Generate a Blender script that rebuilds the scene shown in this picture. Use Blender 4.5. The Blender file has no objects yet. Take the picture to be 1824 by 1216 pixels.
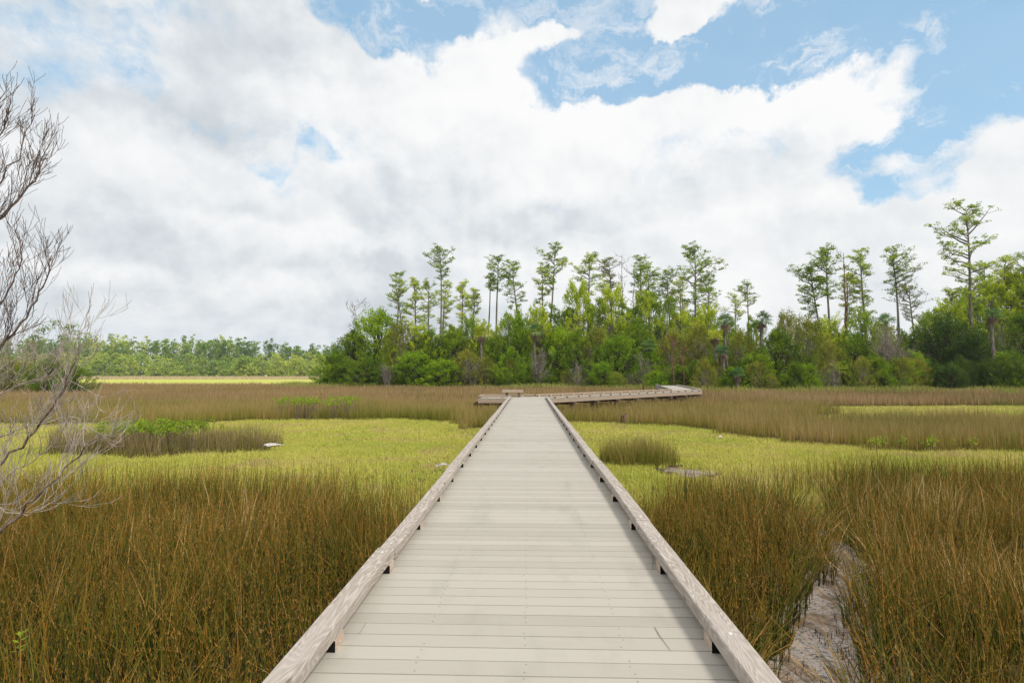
import bpy, math, random
import numpy as np
from mathutils import Vector, Matrix, Euler
R = math.radians
PI = math.pi
scene = bpy.context.scene
C = bpy.data.collections.new('marsh'); scene.collection.children.link(C)

# ------------------------------------------------------------------ camera
DECK = 1.20                     # deck surface above the marsh (z = 0)
CAM = Vector((0.027, 0.0, DECK + 1.60))
cam_d = bpy.data.cameras.new('camera'); cam = bpy.data.objects.new('camera', cam_d)
C.objects.link(cam); scene.camera = cam
cam.location = CAM; cam.rotation_euler = (R(90 + 3.33), 0, R(1.78))
cam_d.sensor_width = 36; cam_d.lens = 964 / 1824 * 36
cam_d.clip_start = 0.05; cam_d.clip_end = 8000
CM = Euler((R(90 + 3.33), 0, R(1.78))).to_matrix()

def ray(px, py):
    return CM @ Vector(((px - 912) / 964, (608 - py) / 964, -1.0))
def gp(px, py, z=0.0):          # world point on the level z seen at a photo pixel
    d = ray(px, py); k = (z - CAM.z) / d.z
    return CAM + d * k
def rp(px, py, Y):              # world point at distance Y north seen at a photo pixel
    d = ray(px, py); return CAM + d * (Y / d.y)

# ------------------------------------------------------------------ exposure, world, sun
scene.view_settings.view_transform = 'Standard'
scene.view_settings.look = 'None'
scene.view_settings.exposure = 0.0
scene.view_settings.gamma = 1.0
scene.render.engine = 'CYCLES'

SUN_EL, SUN_AZ = R(46), R(138)  # azimuth measured clockwise from north (+Y)
W = bpy.data.worlds.new('World'); scene.world = W; W.use_nodes = True
nt = W.node_tree; N = nt.nodes; L = nt.links
for n in list(N): N.remove(n)
def nd(t, **k):
    n = N.new(t)
    for a, b in k.items(): setattr(n, a, b)
    return n
def vmath(op, a, b=None):
    n = nd('ShaderNodeVectorMath', operation=op)
    for i, v in enumerate((a, b)):
        if v is None: continue
        if isinstance(v, bpy.types.NodeSocket): L.new(v, n.inputs[i])
        else: n.inputs[i].default_value = v
    return n.outputs['Value'] if op in ('LENGTH', 'DOT_PRODUCT') else n.outputs['Vector']
def smath(op, a, b=None, c=None, clamp=False):
    n = nd('ShaderNodeMath', operation=op, use_clamp=clamp)
    for i, v in enumerate((a, b, c)):
        if v is None: continue
        if isinstance(v, bpy.types.NodeSocket): L.new(v, n.inputs[i])
        else: n.inputs[i].default_value = v
    return n.outputs[0]
def sstep(v, a, b, o0=0.0, o1=1.0):
    n = nd('ShaderNodeMapRange', interpolation_type='SMOOTHSTEP')
    L.new(v, n.inputs['Value'])
    n.inputs['From Min'].default_value = a; n.inputs['From Max'].default_value = b
    n.inputs['To Min'].default_value = o0; n.inputs['To Max'].default_value = o1
    return n.outputs[0]
def noise(vec, scale, detail=6, rough=.55, dist=0.0):
    n = nd('ShaderNodeTexNoise'); L.new(vec, n.inputs['Vector'])
    n.inputs['Scale'].default_value = scale; n.inputs['Detail'].default_value = detail
    n.inputs['Roughness'].default_value = rough; n.inputs['Distortion'].default_value = dist
    return n
def mix(f, a, b):
    n = nd('ShaderNodeMix', data_type='RGBA')
    for s, v in ((n.inputs[0], f), (n.inputs[6], a), (n.inputs[7], b)):
        if isinstance(v, bpy.types.NodeSocket): L.new(v, s)
        else: s.default_value = v if not isinstance(v, tuple) else (*v, 1)[:4]
    return n.outputs[2]
tc = nd('ShaderNodeTexCoord'); D = tc.outputs['Generated']
sky = nd('ShaderNodeTexSky', sky_type='NISHITA', sun_disc=False, sun_elevation=SUN_EL, sun_rotation=SUN_AZ)
sky.air_density = 1.0; sky.dust_density = 0.6; sky.ozone_density = 2.0
skyc = vmath('SCALE', sky.outputs[0]); skyc.node.inputs['Scale'].default_value = 0.150
sep = nd('ShaderNodeSeparateXYZ'); L.new(D, sep.inputs[0])
zz = smath('ADD', smath('MAXIMUM', sep.outputs[2], 0.0), 0.22)
comb = nd('ShaderNodeCombineXYZ')
L.new(smath('DIVIDE', sep.outputs[0], zz), comb.inputs[0]); L.new(smath('DIVIDE', sep.outputs[1], zz), comb.inputs[1])
P = comb.outputs[0]             # the flat cloud deck as seen in perspective
warp = noise(D, 6.0, 7, .62)
Dw = vmath('ADD', D, vmath('MULTIPLY', vmath('SUBTRACT', warp.outputs['Color'], (.5, .5, .5)), (.17, .17, .17)))
def blob(px, py, rx, ry, edge=0.45):
    d = ray(px, py).normalized()
    v = vmath('MULTIPLY', vmath('SUBTRACT', Dw, tuple(d)), (964 / rx, 0.8, 964 / ry))
    return sstep(vmath('LENGTH', v), 1.0 + edge, 1.0 - edge)
def total(bl):
    s = None
    for *a, w in bl:
        m = smath('MULTIPLY', blob(*a), w)
        s = m if s is None else smath('ADD', s, m)
    return s
holes = total([(640, 0, 80, 46, .9), (740, 50, 85, 45, .9), (880, 0, 190, 26, .85), (1090, 30, 80, 95, 1.0), (985, 132, 62, 38, .95), (1100, 135, 95, 40, 1.0), (1230, 112, 100, 42, .85),
               (1390, 80, 110, 50, .8), (1330, 10, 40, 40, .8), (1520, 30, 140, 55, .9), (1680, 40, 160, 60, .95), (1800, 90, 70, 60, .9), (1800, 190, 80, 50, .7),
               (1580, 285, 66, 46, .8), (1640, 330, 60, 26, .5), (1780, 320, 60, 40, .5), (1690, 215, 60, 26, .45),
               (385, 232, 60, 15, .46), (560, 262, 44, 22, .46), (480, 288, 50, 12, .30), (40, 90, 110, 40, .34), (130, 40, 110, 20, .22), (1130, 30, 60, 40, .5)])
puffs = total([(1225, 8, 62, 32, .75), (1400, 45, 62, 24, .6), (1030, 45, 44, 30, .55), (1690, 275, 62, 40, .6), (1730, 190, 60, 30, .35),
               (1805, 310, 36, 20, .7), (1560, 126, 165, 26, .65), (930, 80, 110, 50, .5), (1735, 120, 44, 12, .4)])
fb = noise(D, 6.5, 12, .62, .2).outputs['Fac']
fb2 = noise(P, 1.5, 4, .5, .2).outputs['Fac']
dens = smath('ADD', smath('MULTIPLY', smath('SUBTRACT', fb, .5), 2.5), smath('ADD', .80, sstep(sep.outputs[2], .32, .16, 0, .8)))
dens = smath('ADD', smath('SUBTRACT', dens, smath('MULTIPLY', holes, .95)), puffs)
alpha = sstep(dens, -.12, .66)
wisp = noise(vmath('MULTIPLY', Dw, (1.0, 1.0, 1.7)), 9.0, 10, .66, .35).outputs['Fac']
alpha = smath('MAXIMUM', alpha, smath('MULTIPLY', sstep(wisp, .44, .66), sstep(sep.outputs[2], .75, .30, .35, .85)))
alpha = smath('MAXIMUM', alpha, .14)
# shade of the cloud: white crests, grey bases, long flat streaks low down
grey = total([(330, 130, 330, 120, .28), (870, 400, 170, 36, .34), (1330, 310, 180, 40, .26), (250, 430, 420, 36, .30), (420, 560, 520, 40, .45),
              (520, 350, 200, 30, .3), (60, 150, 120, 60, .30), (1080, 385, 160, 30, .28), (700, 490, 300, 34, .28), (1420, 430, 180, 34, .24), (560, 60, 110, 50, .25), (760, 330, 120, 26, .25)])
white = total([(620, 235, 170, 50, .30), (1180, 200, 330, 60, .35), (820, 120, 130, 70, .35), (330, 285, 190, 36, .25), (1560, 170, 160, 50, .3), (180, 120, 70, 40, .2)])
sh1 = noise(D, 4.6, 8, .54, .1).outputs['Fac']
off = vmath('ADD', D, (.012, -.004, .022))      # relief: thicker towards the light reads lighter
sh1b = noise(off, 4.6, 8, .54, .1).outputs['Fac']
relief = smath('MULTIPLY', smath('SUBTRACT', sh1, sh1b), 2.2)
sh = smath('ADD', smath('MULTIPLY', smath('SUBTRACT', sh1, .5), 1.5), smath('MULTIPLY', smath('SUBTRACT', fb2, .5), .9))
sh = smath('ADD', smath('ADD', smath('ADD', sh, relief), .66), smath('SUBTRACT', white, grey))
shade = sstep(sh, -.35, 1.15)
cr = nd('ShaderNodeValToRGB'); L.new(shade, cr.inputs[0])
e = cr.color_ramp.elements
e[0].position = 0; e[0].color = (.60, .655, .70, 1)
e[1].position = 1; e[1].color = (.98, .98, .98, 1)
m_ = e.new(.45); m_.color = (.81, .84, .865, 1)
skyc = mix(.62, vmath('MULTIPLY', skyc, (1.5, 1.75, 1.5)), (.27, .52, .78))
final = mix(alpha, skyc, cr.outputs[0])
# the low band of sky over the far wood is bluer
lowb = sstep(sep.outputs[2], .11, .0, 0, .45)
final = mix(lowb, final, (.55, .67, .77))
bg = nd('ShaderNodeBackground'); L.new(final, bg.inputs[0]); bg.inputs[1].default_value = 1.0
L.new(bg.outputs[0], nd('ShaderNodeOutputWorld').inputs[0])

sd = bpy.data.lights.new('sun', 'SUN'); sd.energy = 3.3; sd.angle = R(12); sd.color = (1.0, .95, .87)
sun = bpy.data.objects.new('sun', sd); C.objects.link(sun)
sdir = Vector((math.sin(SUN_AZ) * math.cos(SUN_EL), math.cos(SUN_AZ) * math.cos(SUN_EL), math.sin(SUN_EL)))
sun.rotation_euler = sdir.to_track_quat('Z', 'Y').to_euler(); sun.location = (0, 0, 60)

# ------------------------------------------------------------------ helpers: objects
def tag(o, label=None, cat=None, group=None, kind=None):
    if label: o['label'] = label
    if cat: o['category'] = cat
    if group: o['group'] = group
    if kind: o['kind'] = kind
    return o
def empty(name, loc=(0, 0, 0), rz=0):
    o = bpy.data.objects.new(name, None); C.objects.link(o); o.location = loc; o.rotation_euler = (0, 0, rz)
    o.empty_display_size = .3
    return o
class MB:
    """collects numpy vertex and quad arrays, then links them as ONE mesh object"""
    def __init__(s): s.v = []; s.f = []; s.a = []; s.t = []; s.m = []; s.n = 0
    def add(s, v, f, a=0.5, t=0.5, m=0):
        v = np.asarray(v, float).reshape(-1, 3); f = np.asarray(f, int).reshape(-1, 4)
        s.v.append(v); s.f.append(f + s.n); s.n += len(v)
        s.a.append(np.broadcast_to(np.asarray(a, float), (len(v),)))
        s.t.append(np.broadcast_to(np.asarray(t, float), (len(v),)))
        s.m.append(np.full(len(f), m))
    def mesh(s, name, mats, smooth=False):
        me = bpy.data.meshes.new(name)
        v = np.concatenate(s.v); f = np.concatenate(s.f)
        me.vertices.add(len(v)); me.vertices.foreach_set('co', v.astype(np.float32).ravel())
        # quads with a repeated last index are triangles
        tri = f[:, 3] == f[:, 2]
        cnt = np.where(tri, 3, 4); st = np.concatenate(([0], np.cumsum(cnt)[:-1]))
        keep = np.ones(f.shape, bool); keep[tri, 3] = False
        li = f[keep]
        me.loops.add(len(li)); me.loops.foreach_set('vertex_index', li.astype(np.int32))
        me.polygons.add(len(f)); me.polygons.foreach_set('loop_start', st.astype(np.int32))
        me.polygons.foreach_set('loop_total', cnt.astype(np.int32))
        me.polygons.foreach_set('material_index', np.concatenate(s.m).astype(np.int32))
        me.polygons.foreach_set('use_smooth', np.full(len(f), bool(smooth)))
        for nm, arr in (('rnd', s.a), ('tip', s.t)):
            at = me.attributes.new(nm, 'FLOAT', 'POINT'); at.data.foreach_set('value', np.concatenate(arr).astype(np.float32))
        for m in (mats if isinstance(mats, (list, tuple)) else [mats]): me.materials.append(m)
        me.update(); me.validate()
        return me
    def build(s, name, mats, parent=None, smooth=False):
        o = bpy.data.objects.new(name, s.mesh(name, mats, smooth)); C.objects.link(o)
        if parent: o.parent = parent
        return o
    def box(s, c, size, rz=0, a=.5, m=0, bev=0.0, taper=None):
        x, y, z = (d / 2 for d in size)
        if bev:
            b = bev; pts = []
            prof = [(-x + b, -z), (x - b, -z), (x, -z + b), (x, z - b), (x - b, z), (-x + b, z), (-x, z - b), (-x, -z + b)]
            for yy in (-y, y):
                for (px, pz) in prof: pts.append((px, yy, pz))
            f = [(i, (i + 1) % 8, 8 + (i + 1) % 8, 8 + i) for i in range(8)]
            f += [(0, 7, 6, 5), (0, 5, 4, 3), (0, 3, 2, 1), (8, 9, 10, 11), (8, 11, 12, 13), (8, 13, 14, 15)]
        else:
            pts = [(-x, -y, -z), (x, -y, -z), (x, y, -z), (-x, y, -z), (-x, -y, z), (x, -y, z), (x, y, z), (-x, y, z)]
            f = [(0, 3, 2, 1), (4, 5, 6, 7), (0, 1, 5, 4), (1, 2, 6, 5), (2, 3, 7, 6), (3, 0, 4, 7)]
        p = np.array(pts); cs, sn = math.cos(rz), math.sin(rz)
        q = p.copy(); q[:, 0] = p[:, 0] * cs - p[:, 1] * sn; q[:, 1] = p[:, 0] * sn + p[:, 1] * cs
        s.add(q + np.array(c), f, a, .5, m)
    def tube(s, path, rad, sides=6, a=.5, m=0):
        path = np.asarray(path, float); n = len(path); rad = np.broadcast_to(np.asarray(rad, float), (n,))
        tg = np.gradient(path, axis=0); tg /= np.linalg.norm(tg, axis=1)[:, None] + 1e-9
        up = np.where(np.abs(tg[:, 2:3]) > .9, np.array([[1., 0, 0]]), np.array([[0, 0, 1.]]))
        if np.any(np.abs(tg[:, 2]) > .9): up = np.tile([[1., 0.03, 0]], (n, 1))
        u = np.cross(tg, up); u /= np.linalg.norm(u, axis=1)[:, None] + 1e-9
        w = np.cross(tg, u)
        an = np.arange(sides) / sides * 2 * PI
        ring = path[:, None] + rad[:, None, None] * (u[:, None] * np.cos(an)[None, :, None] + w[:, None] * np.sin(an)[None, :, None])
        i = np.arange(n - 1)[:, None] * sides; j = np.arange(sides)[None]; j2 = (j + 1) % sides
        f = np.stack([i + j, i + j2, i + sides + j2, i + sides + j], -1)
        s.add(ring.reshape(-1, 3), f.reshape(-1, 4), a, np.repeat(np.linspace(0, 1, n), sides), m)

# ------------------------------------------------------------------ helpers: materials
def mat(name):
    m = bpy.data.materials.new(name); m.use_nodes = True
    t = m.node_tree; t.nodes.clear(); return m, t
class NT:
    def __init__(s, name):
        s.m = bpy.data.materials.new(name); s.m.use_nodes = True; s.t = s.m.node_tree; s.t.nodes.clear()
    def n(s, t, **k):
        x = s.t.nodes.new(t)
        for a, b in k.items(): setattr(x, a, b)
        return x
    def set(s, sock, v):
        if isinstance(v, bpy.types.NodeSocket): s.t.links.new(v, sock)
        elif isinstance(v, tuple) and len(v) == 3 and sock.type == 'RGBA': sock.default_value = (*v, 1)
        else: sock.default_value = v
    def attr(s, nm): return s.n('ShaderNodeAttribute', attribute_name=nm).outputs['Fac']
    def pos(s): return s.n('ShaderNodeNewGeometry').outputs['Position']
    def obj(s): return s.n('ShaderNodeTexCoord').outputs['Object']
    def scale(s, v, sc):
        x = s.n('ShaderNodeVectorMath', operation='MULTIPLY'); s.set(x.inputs[0], v); x.inputs[1].default_value = sc; return x.outputs[0]
    def noise(s, v, sc, det=4, r=.55, dist=0):
        x = s.n('ShaderNodeTexNoise'); s.set(x.inputs['Vector'], v); x.inputs['Scale'].default_value = sc
        x.inputs['Detail'].default_value = det; x.inputs['Roughness'].default_value = r; x.inputs['Distortion'].default_value = dist
        return x.outputs['Fac']
    def math(s, op, a, b=None, c=None, clamp=False):
        x = s.n('ShaderNodeMath', operation=op, use_clamp=clamp)
        for i, v in enumerate((a, b, c)):
            if v is not None: s.set(x.inputs[i], v)
        return x.outputs[0]
    def step(s, v, a, b, o0=0., o1=1.):
        x = s.n('ShaderNodeMapRange', interpolation_type='SMOOTHSTEP'); s.set(x.inputs[0], v)
        for i, q in enumerate((a, b, o0, o1)): x.inputs[i + 1].default_value = q
        return x.outputs[0]
    def ramp(s, v, stops):
        x = s.n('ShaderNodeValToRGB'); s.set(x.inputs[0], v); e = x.color_ramp.elements
        e[0].position = stops[0][0]; e[0].color = (*stops[0][1], 1); e[1].position = stops[-1][0]; e[1].color = (*stops[-1][1], 1)
        for p, c in stops[1:-1]: q = e.new(p); q.color = (*c, 1)
        return x.outputs[0]
    def mix(s, f, a, b, blend='MIX'):
        x = s.n('ShaderNodeMix', data_type='RGBA', blend_type=blend)
        s.set(x.inputs[0], f); s.set(x.inputs[6], a); s.set(x.inputs[7], b); return x.outputs[2]
    def out(s, col, rough=.7, bump=None, bstr=.3, bdist=.01, trans=0.0, spec=.3, normal=None):
        p = s.n('ShaderNodeBsdfPrincipled'); s.set(p.inputs['Base Color'], col); s.set(p.inputs['Roughness'], rough)
        p.inputs['Specular IOR Level'].default_value = spec
        if bump is not None:
            b = s.n('ShaderNodeBump'); s.set(b.inputs['Height'], bump); b.inputs['Strength'].default_value = bstr; b.inputs['Distance'].default_value = bdist
            s.t.links.new(b.outputs[0], p.inputs['Normal'])
        o = s.n('ShaderNodeOutputMaterial'); sh = p.outputs[0]
        if trans:
            tr = s.n('ShaderNodeBsdfTranslucent'); s.set(tr.inputs[0], col); mx = s.n('ShaderNodeMixShader'); mx.inputs[0].default_value = trans
            s.t.links.new(sh, mx.inputs[1]); s.t.links.new(tr.outputs[0], mx.inputs[2]); sh = mx.outputs[0]
        s.t.links.new(sh, o.inputs[0]); return s.m

def leaf_mat(name, stops, hue_scale=.25, trans=.42, dark=None):
    n = NT(name)
    v = n.math('ADD', n.math('MULTIPLY', n.attr('rnd'), .55), n.math('MULTIPLY', n.step(n.noise(n.obj(), hue_scale, 4), .3, .7), .45))
    oi = n.n('ShaderNodeObjectInfo').outputs['Random']
    v = n.math('ADD', v, n.math('MULTIPLY', n.math('SUBTRACT', oi, .5), .22), clamp=True)
    return n.out(n.ramp(v, stops), .55, trans=trans, spec=.25)
M = {}
M['pine_leaf'] = leaf_mat('pine_needles', [(0, (0.090, 0.169, 0.016)), (.4, (0.209, 0.328, 0.019)), (.75, (0.418, 0.533, 0.028)), (1, (0.750, 0.724, 0.054))])
M['pine_lime'] = leaf_mat('pine_needles_lime', [(0, (0.196, 0.282, 0.013)), (.45, (0.404, 0.510, 0.018)), (1, (0.750, 0.750, 0.041))])  # yellower lime green needles
M['pine_brown'] = leaf_mat('pine_needles_browned', [(0, (0.088, 0.131, 0.025)), (.5, (0.210, 0.246, 0.037)), (.8, (0.385, 0.304, 0.075)), (1, (0.455, 0.246, 0.088))])
M['cedar'] = leaf_mat('cedar_foliage', [(0, (0.050, 0.104, 0.007)), (.4, (0.140, 0.235, 0.011)), (.75, (0.264, 0.376, 0.016)), (1, (0.474, 0.528, 0.027))])
M['cedar_bright'] = leaf_mat('cedar_foliage_bright', [(0, (0.097, 0.188, 0.007)), (.45, (0.223, 0.376, 0.009)), (1, (0.530, 0.641, 0.023))])
M['olive_leaf'] = leaf_mat('myrtle_foliage', [(0, (0.112, 0.142, 0.016)), (.45, (0.248, 0.274, 0.028)), (1, (0.521, 0.478, 0.064))])
M['grey_leaf'] = leaf_mat('grey_green_foliage', [(0, (0.123, 0.145, 0.050)), (.5, (0.263, 0.275, 0.100)), (1, (0.525, 0.478, 0.213))])
M['dark_leaf'] = leaf_mat('oak_foliage', [(0, (0.026, 0.059, 0.008)), (.5, (0.070, 0.135, 0.014)), (1, (0.175, 0.252, 0.025))])
M['blue_leaf'] = leaf_mat('palmetto_foliage', [(0, (0.052, 0.116, 0.037)), (.5, (0.123, 0.232, 0.062)), (1, (0.350, 0.435, 0.112))])
M['yellow_leaf'] = leaf_mat('yellow_palmetto_foliage', [(0, (0.158, 0.246, 0.025)), (.5, (0.420, 0.464, 0.037)), (1, (0.750, 0.696, 0.075))])
M['shrub_leaf'] = leaf_mat('marsh_elder_leaves', [(0, (.14, .23, .012)), (.5, (.26, .38, .016)), (1, (.42, .52, .04))], 1.5)
M['dead_frond'] = leaf_mat('dead_fronds', [(0, (.07, .045, .028)), (.5, (.20, .13, .085)), (1, (.38, .28, .18))])
M['far_leaf'] = leaf_mat('far_wood_foliage', [(0, (.09, .17, .045)), (.3, (.16, .28, .06)), (.6, (.34, .46, .07)), (.8, (.50, .56, .09)), (1, (.56, .52, .16))], .02)
def bark(name, a, b, sc=14):
    n = NT(name); v = n.noise(n.scale(n.obj(), (1, 1, .25)), sc, 6, .65)
    return n.out(n.mix(n.step(v, .35, .7), a, b), .9, bump=v, bstr=.5, bdist=.02, spec=.1)
M['bark'] = bark('pine_bark', (.10, .085, .07), (.27, .235, .205), 5)
M['bark_dark'] = bark('dark_bark', (.035, .026, .02), (.11, .085, .07), 5)
M['bark_red'] = bark('red_bark', (.09, .04, .028), (.20, .10, .07), 5)
M['dead_grey'] = bark('dead_wood', (.15, .13, .10), (.34, .30, .25), 9)
M['twig_dark'] = bark('twig_bark', (.075, .052, .042), (.26, .20, .165), 30)
M['twig_pale'] = bark('bleached_twigs', (.30, .25, .20), (.56, .49, .42), 30)
M['drift'] = bark('driftwood', (.42, .38, .34), (.72, .69, .64), 14)
M['pile'] = bark('pile_wood', (.07, .05, .035), (.22, .155, .105), 8)

# weathered, flat-sawn kerb timber with cathedral grain and knots
def timber(name, base, mid, dark, seed=0.0):
    n = NT(name); o = n.obj()
    r = n.attr('rnd')
    off = n.n('ShaderNodeCombineXYZ'); n.set(off.inputs[0], n.math('MULTIPLY', r, 7.3)); n.set(off.inputs[1], n.math('MULTIPLY', r, 31.0)); n.set(off.inputs[2], n.math('MULTIPLY', r, 3.1))
    ad = n.n('ShaderNodeVectorMath', operation='ADD'); n.set(ad.inputs[0], o); n.set(ad.inputs[1], off.outputs[0]); o2 = ad.outputs[0]
    st = n.scale(o2, (3.6, .62, 3.6))
    field = n.noise(st, 1.5, 2.5, .45, .5)
    rings = n.math('FRACT', n.math('MULTIPLY', field, 21.0))
    rings = n.math('MULTIPLY', n.step(rings, .0, .55), n.step(rings, 1.0, .80))
    fine = n.noise(n.scale(o2, (70, 2.2, 70)), 2.2, 5, .68)
    wear = n.step(n.noise(n.scale(o2, (2.0, .7, 2.0)), 2.0, 3), .35, .68)
    v = n.n('ShaderNodeTexVoronoi', feature='DISTANCE_TO_EDGE'); 
    k = n.n('ShaderNodeTexVoronoi'); n.set(k.inputs['Vector'], n.scale(o2, (9, 2.6, 9))); k.inputs['Scale'].default_value = 1.0
    knot = n.step(k.outputs['Distance'], .17, .07)
    c = n.mix(n.math('MULTIPLY', rings, .80), base, mid)
    c = n.mix(n.math('MULTIPLY', wear, .6), c, tuple(x * .88 for x in base))
    c = n.mix(n.math('MULTIPLY', n.step(fine, .50, .70), .62), c, dark)
    c = n.mix(n.math('MULTIPLY', knot, .75), c, dark)
    h = n.math('ADD', n.math('MULTIPLY', rings, -.5), n.math('MULTIPLY', fine, .5))
    return n.out(c, .85, bump=h, bstr=.45, bdist=.004, spec=.2)
M['timber'] = timber('weathered_timber', (.50, .45, .40), (.285, .235, .195), (.13, .10, .08))
M['timber_tan'] = timber('tan_timber', (.42, .34, .265), (.29, .215, .155), (.14, .095, .065))
M['block'] = timber('block_timber', (.58, .47, .37), (.42, .33, .25), (.2, .15, .1))
n = NT('block_end_shade'); M['block_end_shade'] = n.out((.012, .010, .009), .95, spec=.05)  # near-black colour paints the shade under the kerb onto the block ends
n = NT('screw_steel'); M['screw'] = n.out((.05, .045, .04), .6)
n = NT('bolt_steel'); M['bolt'] = n.out((.62, .62, .62), .35)
# composite deck boards
n = NT('composite_boards'); o = n.obj(); r = n.attr('rnd')
streak = n.noise(n.scale(o, (1.5, 40, 1)), 3, 4, .6); spk = n.noise(o, 130, 2, .7); big = n.noise(o, .55, 4, .55)
dirt = n.step(n.noise(n.scale(o, (2.5, 1.2, 1)), 1.1, 6, .65), .48, .78)
v = n.math('ADD', n.math('MULTIPLY', streak, .35), n.math('ADD', n.math('MULTIPLY', spk, .25), n.math('MULTIPLY', r, .40)))
c = n.ramp(v, [(.15, (.34, .312, .262)), (.5, (.405, .374, .32)), (.85, (.465, .432, .375))])
c = n.mix(n.step(big, .35, .7, 0, .35), c, (.43, .405, .35))
c = n.mix(n.math('MULTIPLY', dirt, .42), c, (.27, .25, .195))
M['deck'] = n.out(c, .62, bump=n.math('ADD', streak, n.math('MULTIPLY', spk, .4)), bstr=.18, bdist=.002, spec=.3)
# marsh floor
n = NT('marsh_floor'); p = n.pos(); a_ = n.noise(p, .35, 6, .6); b_ = n.noise(p, 9, 5, .7)
c = n.mix(n.step(a_, .35, .65), (.075, .055, .03), (.13, .105, .05)); c = n.mix(n.step(b_, .4, .7, 0, .6), c, (.035, .026, .016))
far = n.n('ShaderNodeSeparateXYZ'); n.set(far.inputs[0], p)
fy = n.step(far.outputs[1], 100, 135)
gg = n.mix(n.noise(n.scale(p, (.02, .08, 1)), 1.2, 4), (.38, .42, .07), (.54, .52, .12))
bb = n.mix(n.step(far.outputs[1], 235, 262), gg, (.40, .32, .20))
M['ground'] = n.out(n.mix(fy, c, bb), .9, bump=b_, bstr=.6, bdist=.03, spec=.1)
# wet mud of the tidal channel
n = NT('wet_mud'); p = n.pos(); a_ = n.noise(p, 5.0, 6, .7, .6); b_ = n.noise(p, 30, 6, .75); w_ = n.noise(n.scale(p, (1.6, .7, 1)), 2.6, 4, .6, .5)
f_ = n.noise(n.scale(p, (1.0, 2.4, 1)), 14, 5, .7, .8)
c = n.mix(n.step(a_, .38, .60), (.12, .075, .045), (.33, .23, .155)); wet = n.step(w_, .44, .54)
c = n.mix(n.math('MULTIPLY', wet, .80), c, (.46, .40, .355))  # pale streaks: sky glints on the wet mud painted into the colour
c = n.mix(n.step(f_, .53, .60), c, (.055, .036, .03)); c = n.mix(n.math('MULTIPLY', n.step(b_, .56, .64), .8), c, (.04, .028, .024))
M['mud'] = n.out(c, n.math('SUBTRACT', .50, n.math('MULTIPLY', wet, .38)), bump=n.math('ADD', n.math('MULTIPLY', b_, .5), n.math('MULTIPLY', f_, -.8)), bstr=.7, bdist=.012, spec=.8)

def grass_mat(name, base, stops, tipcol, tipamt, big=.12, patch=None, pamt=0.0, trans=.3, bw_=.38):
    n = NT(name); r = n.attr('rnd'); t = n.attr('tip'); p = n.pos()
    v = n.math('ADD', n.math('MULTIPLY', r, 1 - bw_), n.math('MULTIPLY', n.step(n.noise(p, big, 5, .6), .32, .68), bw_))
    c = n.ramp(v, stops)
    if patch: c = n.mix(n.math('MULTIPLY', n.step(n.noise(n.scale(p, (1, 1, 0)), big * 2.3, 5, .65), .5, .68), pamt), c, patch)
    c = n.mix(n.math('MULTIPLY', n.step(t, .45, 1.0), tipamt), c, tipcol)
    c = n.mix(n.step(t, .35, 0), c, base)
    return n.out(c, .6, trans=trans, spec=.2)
M['rush_near'] = grass_mat('rush_near', (.024, .015, .006),  # near-black base colour paints in the shade low between the stems
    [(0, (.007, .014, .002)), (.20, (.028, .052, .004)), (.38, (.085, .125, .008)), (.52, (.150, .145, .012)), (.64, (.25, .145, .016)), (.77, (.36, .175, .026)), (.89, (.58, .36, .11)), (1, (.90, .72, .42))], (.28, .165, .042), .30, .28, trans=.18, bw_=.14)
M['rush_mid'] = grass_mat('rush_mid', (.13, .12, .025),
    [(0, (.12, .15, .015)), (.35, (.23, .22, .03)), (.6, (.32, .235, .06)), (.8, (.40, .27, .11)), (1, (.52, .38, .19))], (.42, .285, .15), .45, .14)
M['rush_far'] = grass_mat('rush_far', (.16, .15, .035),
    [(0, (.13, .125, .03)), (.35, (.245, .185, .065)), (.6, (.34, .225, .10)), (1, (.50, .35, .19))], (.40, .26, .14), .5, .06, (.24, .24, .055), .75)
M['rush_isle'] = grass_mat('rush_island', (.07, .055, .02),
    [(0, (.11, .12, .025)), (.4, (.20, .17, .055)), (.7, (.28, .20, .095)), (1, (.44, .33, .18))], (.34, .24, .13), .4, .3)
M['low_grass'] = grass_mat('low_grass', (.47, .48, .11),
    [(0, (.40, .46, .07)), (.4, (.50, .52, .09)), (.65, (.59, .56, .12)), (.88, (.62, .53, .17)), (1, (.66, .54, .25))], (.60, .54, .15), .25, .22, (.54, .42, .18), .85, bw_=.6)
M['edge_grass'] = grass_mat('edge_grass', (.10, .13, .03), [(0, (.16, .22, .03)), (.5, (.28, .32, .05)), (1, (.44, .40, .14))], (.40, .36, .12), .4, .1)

rng = np.random.default_rng(7)
def vnoise(x, y, sc, seed=0):      # smooth value noise, 0..1
    x = np.asarray(x) * sc + seed * 17.3; y = np.asarray(y) * sc + seed * 9.1
    xi = np.floor(x).astype(int); yi = np.floor(y).astype(int); fx = x - xi; fy = y - yi
    fx = fx * fx * (3 - 2 * fx); fy = fy * fy * (3 - 2 * fy)
    def h(a, b):
        k = (a * 374761393 + b * 668265263 + seed * 144665) & 0x7fffffff
        k = ((k ^ (k >> 13)) * 1274126177) & 0x7fffffff
        return ((k ^ (k >> 16)) & 0xffff) / 65535.0
    return (h(xi, yi) * (1 - fx) + h(xi + 1, yi) * fx) * (1 - fy) + (h(xi, yi + 1) * (1 - fx) + h(xi + 1, yi + 1) * fx) * fy

# ------------------------------------------------------------------ ground
g = MB()
S = 4000
g.add([(-S, -300, 0), (S, -300, 0), (S, S, 0), (-S, S, 0)], [(0, 1, 2, 3)])
tag(g.build('ground', M['ground']), 'brown muddy marsh floor under the grasses', 'ground', kind='structure')

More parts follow.
